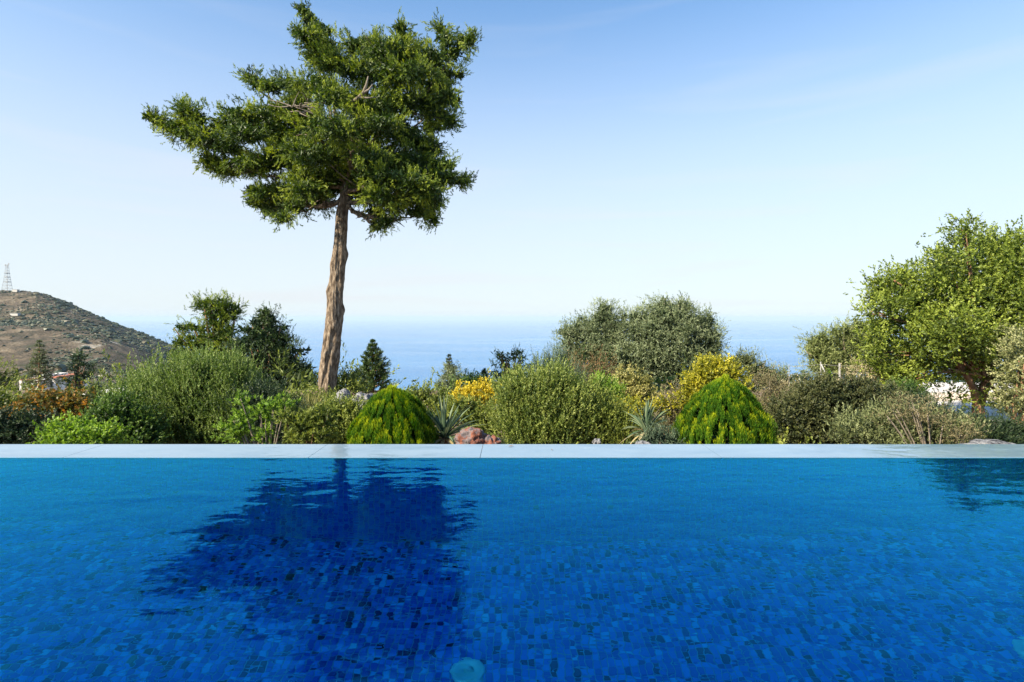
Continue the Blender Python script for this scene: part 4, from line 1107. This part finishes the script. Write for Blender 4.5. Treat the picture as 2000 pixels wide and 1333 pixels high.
plant("shrub", "reddish brown dying shrub right of the golden cedars", "shrub", 7.2,
      [(1500, 748, 14, 10), (1512, 760, 18, 16), (1505, 785, 20, 16), (1530, 770, 18, 12), (1495, 800, 18, 12)], "dry", 7000, M["l_dry"], 446, scale=1.0, bark="bark_grey")
plant("shrub", "wide bronze-green thicket, leaf colour darkened for shadow, right of the right golden cedar", "shrub", 5.9,
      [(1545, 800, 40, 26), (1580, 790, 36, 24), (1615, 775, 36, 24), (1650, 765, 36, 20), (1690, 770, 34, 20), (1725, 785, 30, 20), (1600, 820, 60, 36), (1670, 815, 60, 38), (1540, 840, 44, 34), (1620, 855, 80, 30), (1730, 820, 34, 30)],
      "small", 78000, M["l_bronze_shade"], 447, scale=.9)  # dark leaf colour stands in for an unseen house's shadow
plant("sage_bush", "grey-green sage with brown seed heads at the marble edge on the right", "shrub", 4.7,
      [(1660, 850, 14, 16), (1690, 850, 24, 16), (1725, 838, 20, 20), (1760, 828, 24, 20), (1795, 835, 24, 20), (1830, 842, 26, 18), (1860, 850, 20, 14), (1740, 860, 60, 18), (1820, 865, 50, 16)], "sage", 30000, M["l_sage"], 448, scale=.72)
plant("shrub", "brown seeding stalks standing among the grey-green sage", "shrub", 4.5,
      [(1750, 800, 8, 12), (1775, 790, 8, 12), (1790, 805, 12, 12), (1735, 815, 8, 10), (1810, 815, 14, 12), (1845, 828, 12, 10), (1880, 845, 16, 10), (1870, 858, 22, 10)], "dry", 4500, M["l_dry"], 449, scale=.7)
plant("shrub", "sunlit cream dried shrub against the olive behind the wire fence", "shrub", 9.4,
      [(1680, 735, 24, 12), (1715, 725, 26, 13), (1745, 740, 24, 16), (1700, 752, 34, 12), (1760, 755, 22, 14)], "dry", 9500, M["l_straw"], 450, scale=1.3)
plant("shrub", "low pale dry shrubs on the slope behind the bronze thicket", "shrub", 9.8,
      [(1545, 760, 22, 9), (1580, 768, 24, 9), (1560, 782, 40, 12), (1620, 762, 22, 9)], "dry", 5000, M["l_straw"], 451, scale=1.1)
plant("juniper", "dark green spreading juniper in the lower right corner beside the pale gravel", "shrub", 6.3,
      [(1800, 800, 20, 14), (1830, 815, 30, 14), (1865, 828, 30, 14), (1895, 840, 34, 14), (1935, 845, 34, 13), (1975, 845, 34, 15), (2020, 845, 40, 20), (1880, 860, 60, 14), (1960, 866, 60, 14), (1770, 790, 18, 14)],
      "juniper", 44000, M["l_deep"], 452, scale=1.0)
plant("shrub", "bright green small bush between the cream dried shrub and the juniper", "shrub", 8.4,
      [(1745, 772, 22, 12), (1775, 765, 18, 12), (1760, 785, 28, 12), (1790, 778, 16, 8)], "small", 6500, M["l_green"], 453, scale=1.2)
plant("shrub", "dark evergreen shrubs behind the netting fence at right", "shrub", 21,
      [(1770, 742, 40, 22), (1830, 748, 40, 20), (1890, 742, 40, 24), (1950, 745, 40, 22), (2020, 740, 50, 26), (1720, 750, 34, 16), (1800, 765, 60, 12), (1960, 765, 80, 12)], "olive", 16000, M["l_bronze_shade"], 455, scale=1.1, r0=.03)
plant("shrub", "low olive-green shrub just left of the foot of the tall trunk", "shrub", 6.6,
      [(560, 790, 26, 14), (590, 798, 30, 16), (615, 795, 24, 16), (540, 800, 24, 16)], "small", 9000, M["l_mixed"], 456)
# tiny bright conifer by the fence
cone_tree("fir_tree", "tiny bright yellow-green conifer between the fence posts", (1618, 722), 760, 8.0, 9, 1500, M["l_lime"], 454, None, leaf=.03)


# ------------------------------------------------------------------ golden cedars (dwarf arborvitae)
def golden_cedar(label, Y, cx, top, hw, seed, tone=0.0):
    rng = R(seed)
    c = P(cx, top, Y); g = float(gz(c[0], Y)); H = c[2] - g; Rm = 0.86 * hw / F * Y
    o = thing("golden_cedar", (c[0], Y, g), label, "shrub", "golden dwarf cedars by the pool")
    pos, dr, nn, L, W, T = [], [], [], [], [], []
    NP = 760
    for q in range(NP):
        a = q * 2.39996 + rng.normal() * .12
        h = ((q + .5) / NP) ** 1.15 * 0.93 + rng.normal() * .02
        h = min(max(h, 0.02), .90)
        prof = lambda u: Rm * 1.04 * np.interp(u, [0, .2, .4, .55, .65, .78, .85, .92, .97, 1], [.8, .95, 1.0, .98, .91, .69, .57, .40, .20, .03])
        pd = rng.normal() * .016
        plen = rng.uniform(.16, .34) * (1 - .62 * h)
        m_ = 34
        s = np.linspace(0, 1, m_)
        u = h + s * plen * .85
        rr = prof(np.clip(u, 0, .99)) * (1 + 0.05 * math.sin(a * 5) + rng.normal() * .05) + 0.020 * np.sin(s * math.pi) * (1.1 - h)
        rr = np.where(u > .99, rr * 0, rr)
        ce = np.stack([c[0] + np.cos(a) * rr, Y + np.sin(a) * rr, g + u * H], 1)
        for k_ in range(5):
            side = rng.uniform(-1, 1, m_)
            w_ = 0.0085 * np.sin(np.clip(s * 1.05, 0, 1) * math.pi) ** .6 + .006
            tang = np.array([-math.sin(a), math.cos(a), 0]); radv = np.array([math.cos(a), math.sin(a), 0])
            pos.append(ce + tang * (side * w_)[:, None] + radv * (rng.normal(size=(m_, 1)) * .008 + pd))
            dr.append(unit(np.array([0, 0, 1.0]) + tang * (side * .12)[:, None] + radv * rng.uniform(.1, .55, (m_, 1)) + rng.normal(size=(m_, 3)) * .14))
            nn.append(unit(radv + rng.normal(size=(m_, 3)) * .35))
            L.append(rng.uniform(.018, .036, m_)); W.append(rng.uniform(.004, .008, m_))
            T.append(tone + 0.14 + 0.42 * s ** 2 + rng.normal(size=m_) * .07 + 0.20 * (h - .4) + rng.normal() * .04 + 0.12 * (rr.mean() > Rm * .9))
    # dark inner foliage
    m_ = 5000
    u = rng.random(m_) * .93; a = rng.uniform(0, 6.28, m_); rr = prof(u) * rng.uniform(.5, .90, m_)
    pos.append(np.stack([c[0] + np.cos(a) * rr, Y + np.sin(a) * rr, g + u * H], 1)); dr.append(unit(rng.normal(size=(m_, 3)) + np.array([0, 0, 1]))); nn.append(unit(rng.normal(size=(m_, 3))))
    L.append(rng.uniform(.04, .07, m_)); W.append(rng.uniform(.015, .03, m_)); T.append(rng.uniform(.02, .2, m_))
    v = leaf_quads(np.concatenate(pos), np.concatenate(dr), np.concatenate(nn), np.concatenate(L), np.concatenate(W))
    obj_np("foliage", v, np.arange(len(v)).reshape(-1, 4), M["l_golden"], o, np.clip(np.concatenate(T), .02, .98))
    v, f = tube_vf([(c[0], Y, g - .03), (c[0], Y, g + H * .8)], [.035, .01], 8); obj_np("trunk", v, f, M["bark_brown"], o)
    FC["cedar" + str(seed)] = len(v) // 4


golden_cedar("golden-tipped dwarf cedar between the tall trunk and the yellow flowering shrub", 4.4, 766, 762, 86, 501, 0.06)
golden_cedar("greener pointed dwarf cedar to the right, in front of the golden-yellow bush", 4.6, 1416, 742, 90, 502)


# ------------------------------------------------------------------ yuccas, leaf by leaf
def yucca(label, Y, cx, cyp_, n, Lr, seed, lean=0.0):
    rng = R(seed)
    c = P(cx, cyp_, Y); g = float(gz(c[0], Y))
    o = thing("yucca", (c[0], Y, g), label, "yucca", "yuccas in the garden")
    v, f = tube_vf([(c[0], Y, g - .03), (c[0], Y, c[2] - .05), tuple(c)], [.05, .05, .03], 9, .1); obj_np("trunk", v, f, M["bark_brown"], o)
    for i_ in range(n):
        a = i_ * 2.39996 + rng.normal() * .2
        el = math.radians(rng.uniform(-12, 86) if i_ % 5 else rng.uniform(-35, 0))
        L = Lr * rng.uniform(.75, 1.1)
        d = np.array([math.cos(a) * math.cos(el) + lean, math.sin(a) * math.cos(el), math.sin(el)]); d /= np.linalg.norm(d)
        tip = c + d * L - np.array([0, 0, 1]) * L * .10 * math.cos(el)
        ct = bez(c + d * .02, c + d * L * .55 + np.array([0, 0, .03]), tip, 7)
        s = unit(np.cross(d, [0, 0, 1.0]) + 1e-6); up = np.cross(s, d)
        V, Fq = [], []
        for q, pt in enumerate(ct):
            w = 0.013 * (1 - (q / 6.0) ** 1.8) * (0.75 + .5 * math.sin(min(q / 3, 1) * 1.57)) + .0006
            V += [pt - s * w + up * w * .45, pt, pt + s * w + up * w * .45]
        for q in range(6):
            b_ = 3 * q
            Fq += [(b_, b_ + 1, b_ + 4, b_ + 3), (b_ + 1, b_ + 2, b_ + 5, b_ + 4)]
        dead = el < -.05
        obj_np("leaf", np.array(V), np.array(Fq), M["l_straw"] if dead else M["l_yucca"], o, np.full(12, rng.uniform(.25, .75)))


yucca("spiky yucca between the left golden cedar and the yellow shrub", 4.5, 868, 856, 70, .36, 511)
yucca("spiky blue-green yucca left of the right golden cedar", 4.9, 1262, 842, 64, .30, 512, lean=.1)


# ------------------------------------------------------------------ rocks
def rock_mesh(seed, rx, ry, rz, sub=3, amp=.3):
    bm = bmesh.new(); bmesh.ops.create_icosphere(bm, subdivisions=sub, radius=1.0)
    for v in bm.verts:
        p = v.co.copy(); o_ = Vector((seed * 3.1, seed * 1.7, 0))
        d = amp * mnoise.noise(p * 1.3 + o_) + amp * .5 * mnoise.noise(p * 3.1 + o_) + amp * .28 * mnoise.noise(p * 8 + o_)
        v.co = Vector((p.x * rx, p.y * ry, p.z * rz)) * (1 + d)
    me = bpy.data.meshes.new("rock"); bm.to_mesh(me); bm.free()
    for p in me.polygons: p.use_smooth = True
    return me


def rock(label, px, py, Y, rx, ry, rz, mat, seed, group="garden rocks"):
    me = rock_mesh(seed, rx, ry, rz, 5, .42); me.materials.append(M[mat])
    o = bpy.data.objects.new("rock", me); link(o); c = P(px, py, Y); o.location = tuple(c)
    props(o, label, "rock", group)


rock("rounded grey and rust-red rock beside the marble edge, right of the left yucca", 922, 864, 4.2, .12, .12, .10, "red_limestone", 1)
rock("smaller rust-red rock tucked against the right side of the bigger red one", 958, 870, 4.2, .075, .09, .065, "red_limestone", 2)
rock("flat grey rock just showing below the right yucca", 1258, 876, 4.2, .085, .1, .045, "limestone", 3)
rock("flat pale rock lying at the marble edge in the lower right corner", 1942, 884, 3.6, .16, .16, .065, "limestone", 4)
rock("white lichen-covered boulder right of the foot of the tall trunk", 672, 786, 7.2, .13, .15, .14, "limestone", 5)
rock("bluish grey boulder left of the left golden cedar", 708, 790, 7.2, .15, .16, .15, "limestone", 6)
rock("small pale rock behind the tip of the left golden cedar", 765, 772, 8, .16, .14, .09, "limestone", 7)
for (px_, py_, Yr, sz_, lb) in [(975, 797, 6.0, .05, "small white stone beside the yellow shrub"), (1165, 864, 4.6, .035, "small grey stone half hidden under the grey-green bush")]:
    rock(lb, px_, py_, Yr, sz_, sz_, sz_ * .8, "limestone", int(px_))

# two fallen leaves on the marble
for px_, py_, a_, lb in ((998, 872.5, .3, "small dark fallen leaf lying on the marble edge, near its far side"), (1078, 880, 1.4, "tiny dark fallen leaf in the middle of the marble edge")):
    Yk = (EYE - .004) * F / (py_ - HZ)
    c = np.array([(px_ - 1000) / F * Yk, Yk, .006])
    L_ = .017 if px_ < 1000 else .009
    d_ = np.array([math.cos(a_), math.sin(a_), 0]); n_ = np.array([-math.sin(a_), math.cos(a_), 0]); u_ = np.array([0, 0, 1.0])
    V = np.array([c - d_ * L_, c + n_ * L_ * .4 + u_ * .003, c + d_ * L_ + u_ * .004, c - n_ * L_ * .4 + u_ * .003, c + u_ * .001])
    props(obj_np("fallen_leaf", V, np.array([[0, 1, 4], [1, 2, 4], [2, 3, 4], [3, 0, 4]]), M["bark_brown"], origin=c), lb, "leaf", "fallen leaves on the marble")

# ------------------------------------------------------------------ right: rubble wall, low white wall, netting, wire fence
rng = R(31)
Yw = 12.6
x0 = P(1795, 0, Yw)[0]; gw = float(gz(x0 + 1, Yw))
rub = thing("rubble_wall", (x0 + 1.5, Yw, gw), "low dry-stone bank of pale pinkish stones behind the big tree's trunk", "stone wall")
stones = [rock_mesh(40 + k, 1, .8, .7, 2, .35) for k in range(6)]
for s in stones: s.materials.append(M["pale_stone"])
off = np.array(rub.location)
zt = P(0, 778, Yw)[2]
for row in range(4):
    xx = x0 + rng.uniform(0, .1)
    while xx < x0 + 3.6:
        w = rng.uniform(.10, .19)
        o = bpy.data.objects.new("stone", stones[rng.integers(6)])
        zc_ = gw + .05 + row * (zt - gw) / 4.3
        o.location = tuple(np.array([xx + w, Yw + rng.normal() * .05 - .12 + row * .05, zc_]) - off)
        o.scale = (w, w, w * rng.uniform(.7, 1)); o.rotation_euler = (rng.uniform(-.3, .3), rng.uniform(-.3, .3), rng.uniform(0, 3))
        link(o, rub); xx += w * 1.75
Yl = 17.0
a0 = P(1775, 0, Yl)[0]; a1 = P(2060, 0, Yl)[0]; g = float(gz(a0 + 2, Yl)); zt = P(0, 769, Yl)[2]
o = thing("low_wall", ((a0 + a1) / 2, Yl, g - .3), "low white wall running behind the big tree on the right", "wall")
v, f = box_vf(((a0 + a1) / 2, Yl, (zt + g - .6) / 2), (a1 - a0, .25, zt - g + .6)); obj_np("wall_face", v, f, M["whitewash"], o)
v, f = box_vf(((a0 + a1) / 2, Yl, zt + .03), (a1 - a0 + .06, .32, .056)); obj_np("cap", v, f, M["whitewash"], o)
o = thing("netting_fence", ((a0 + a1) / 2, Yl + .6, g - .3), "dark green netting fence standing behind the low white wall", "fence")
zn = P(0, 744, Yl + .6)[2]
nx = 26
for k in range(6):
    xx = a0 + (a1 - a0) * k / 5
    v, f = tube_vf([(xx, Yl + .6, g - .5), (xx, Yl + .6, zn)], .03, 7); obj_np("post", v, f, M["galvanised"], o)
ps = []
for k in range(70):
    xx = a0 + (a1 - a0) * (k + .5) / 70; ps.append(box_vf((xx, Yl + .6, (zn + zt) / 2), (.035, .01, zn - zt)))
for k in range(12):
    ps.append(box_vf(((a0 + a1) / 2, Yl + .615, zt + (zn - zt) * (k + .5) / 12), (a1 - a0, .01, .03)))
v, f = join_vf(ps); props(obj_np("netting", v, f, M["dark_net"], o), kind="stuff")

Yf = 10.4
fx = [P(p_, 0, Yf)[0] for p_ in (1541, 1603, 1640, 1707, 1780)]
o = thing("wire_fence", (fx[1], Yf, float(gz(fx[1], Yf))), "thin galvanised wire fence on pale posts in front of the pale olive", "fence")
zts = [P(0, y_, Yf)[2] for y_ in (712, 707, 710, 709, 712)]
for xx, zz, rr in zip(fx, zts, (.005, .010, .020, .018, .014)):
    v, f = tube_vf([(xx, Yf, float(gz(xx, Yf)) - .05), (xx, Yf, zz)], rr, 8); obj_np("post", v, f, M["galvanised"], o)
v, f = tube_vf([P(1604, 712, Yf - .02), P(1618, 742, Yf - .3), P(1626, 780, Yf - .5)], .012, 6); obj_np("brace", v, f, M["galvanised"], o)
for k in range(5):
    zz = [z_ - .05 - k * .15 for z_ in zts]
    v, f = tube_vf(np.stack([fx, np.full(5, Yf - .03), zz], 1), .0025, 4); obj_np("wire", v, f, M["galvanised"], o)

# ------------------------------------------------------------------ left: white house, pale roof
Yh = 60.0
c = P(75, 765, Yh)
g = float(gz(c[0], Yh))
o = thing("white_house", (c[0], Yh, min(g, c[2] - 1.5)), "white house with terracotta roof edges behind the rusty shrub at left", "house")
def hb(name, px0, px1, py0, py1, dy, dd, mat):
    a_, b_ = P(px0, py0, Yh + dy), P(px1, py1, Yh + dy)
    z0 = min(a_[2], b_[2]); z1 = max(a_[2], b_[2])
    v, f = box_vf(((a_[0] + b_[0]) / 2, Yh + dy + dd / 2, (z0 + z1) / 2), (b_[0] - a_[0], dd, z1 - z0)); return obj_np(name, v, f, M[mat], o)
hb("wall", 38, 75, 800, 743, 0, 6, "whitewash"); hb("wall", 60, 76, 742.9, 735, 1, 4, "whitewash"); hb("wall", 80, 108, 800, 739, 1.5, 5, "whitewash"); hb("chimney", 91, 96, 738.8, 730, 2, .6, "whitewash")
hb("roof", 36, 59.5, 742.9, 741.6, -.3, 6.5, "roof_tile"); hb("roof", 96.5, 110, 738.9, 736.5, 1.2, 5.6, "roof_tile")
for p0, p1 in ((43, 48), (53, 58), (65, 70), (88, 92), (98, 102)):
    M.setdefault("dark_glass", rough_mat("dark_glass", [(0.3, (0.02, 0.03, 0.04)), (0.7, (0.04, 0.05, 0.06))], 3, .2, 0, .001))
    hb("window", p0, p1, 757, 749, -.06 if p1 < 80 else 1.44, .1, "dark_glass")
Yq = 13.0
a_, b_ = P(140, 774, Yq), P(235, 774, Yq)
g = float(gz(a_[0], Yq))
o = thing("garden_shed", ((a_[0] + b_[0]) / 2, Yq + .8, g), "low pale flat-roofed outbuilding between the rusty shrub and the silvery bush", "outbuilding")
v, f = box_vf(((a_[0] + b_[0]) / 2, Yq + .9, (g - .3 + a_[2] - .1) / 2), (b_[0] - a_[0] - .1, 1.7, a_[2] - .1 - g + .3)); obj_np("wall", v, f, M["whitewash"], o)
v, f = box_vf(((a_[0] + b_[0]) / 2, Yq + .9, a_[2] - .05), (b_[0] - a_[0] + .1, 1.95, .098)); obj_np("roof", v, f, M["whitewash"], o)

# ------------------------------------------------------------------ undergrowth that closes the gaps
rng = R(77)
lst = []
for k in range(150):
    Yk = rng.uniform(5.6, 12.5)
    pxk = rng.uniform(-250, 1760 if Yk > 7.5 else 1700)
    x_ = (pxk - 1000) / F * Yk; zg = float(gz(x_, Yk))
    r_ = rng.uniform(.2, .42)
    lst.append((x_, Yk, zg + r_ * .25, r_ * 1.3, r_ * 1.1, r_ * .55 if Yk > 7 else r_ * .7))
v, f, t = foliage(lst, "small", 90000, 78, scale=1.5)
ok = v.reshape(-1, 4, 3)[:, :, 1].min(1) > 3.2
v = v.reshape(-1, 4, 3)[ok].reshape(-1, 3)
props(obj_np("undergrowth", v, np.arange(len(v)).reshape(-1, 4), M["l_mixed"], tint=t[ok]), kind="stuff"); FC["under"] = len(v) // 4
lst = []
for k in range(160):
    Yk = rng.uniform(16, 45); pxk = rng.uniform(-250, 1750)
    x_ = (pxk - 1000) / F * Yk; r_ = rng.uniform(.5, 1.2)
    lst.append((x_, Yk, float(gz(x_, Yk)) + r_ * .2, r_ * 1.4, r_ * 1.2, r_ * .6))
v, f, t = foliage(lst, "olive", 40000, 79, scale=2.2)
props(obj_np("slope_scrub", v, f, M["l_mixed"], tint=t), kind="stuff")

# ------------------------------------------------------------------ sea haze
S = 61000.0
v, f = box_vf((0, 0, (-203 + 95) / 2), (2 * S, 2 * S, 298))
m = bpy.data.materials.new("haze"); m.use_nodes = True
nt = m.node_tree
for n in list(nt.nodes): nt.nodes.remove(n)
out = nt.nodes.new("ShaderNodeOutputMaterial"); pv = nt.nodes.new("ShaderNodeVolumePrincipled")
pv.inputs["Color"].default_value = (0.62, 0.80, 0.97, 1); pv.inputs["Density"].default_value = 4.8e-5; pv.inputs["Anisotropy"].default_value = 0.0
nt.links.new(pv.outputs[0], out.inputs["Volume"])
props(obj_np("haze", v, f, m), kind="stuff")

print("LEAVES", sum(FC.values()), "TRIS", sum(sum(len(p.vertices) - 2 for p in me.polygons) if len(me.polygons) < 1000 else 2 * len(me.polygons) for me in bpy.data.meshes))
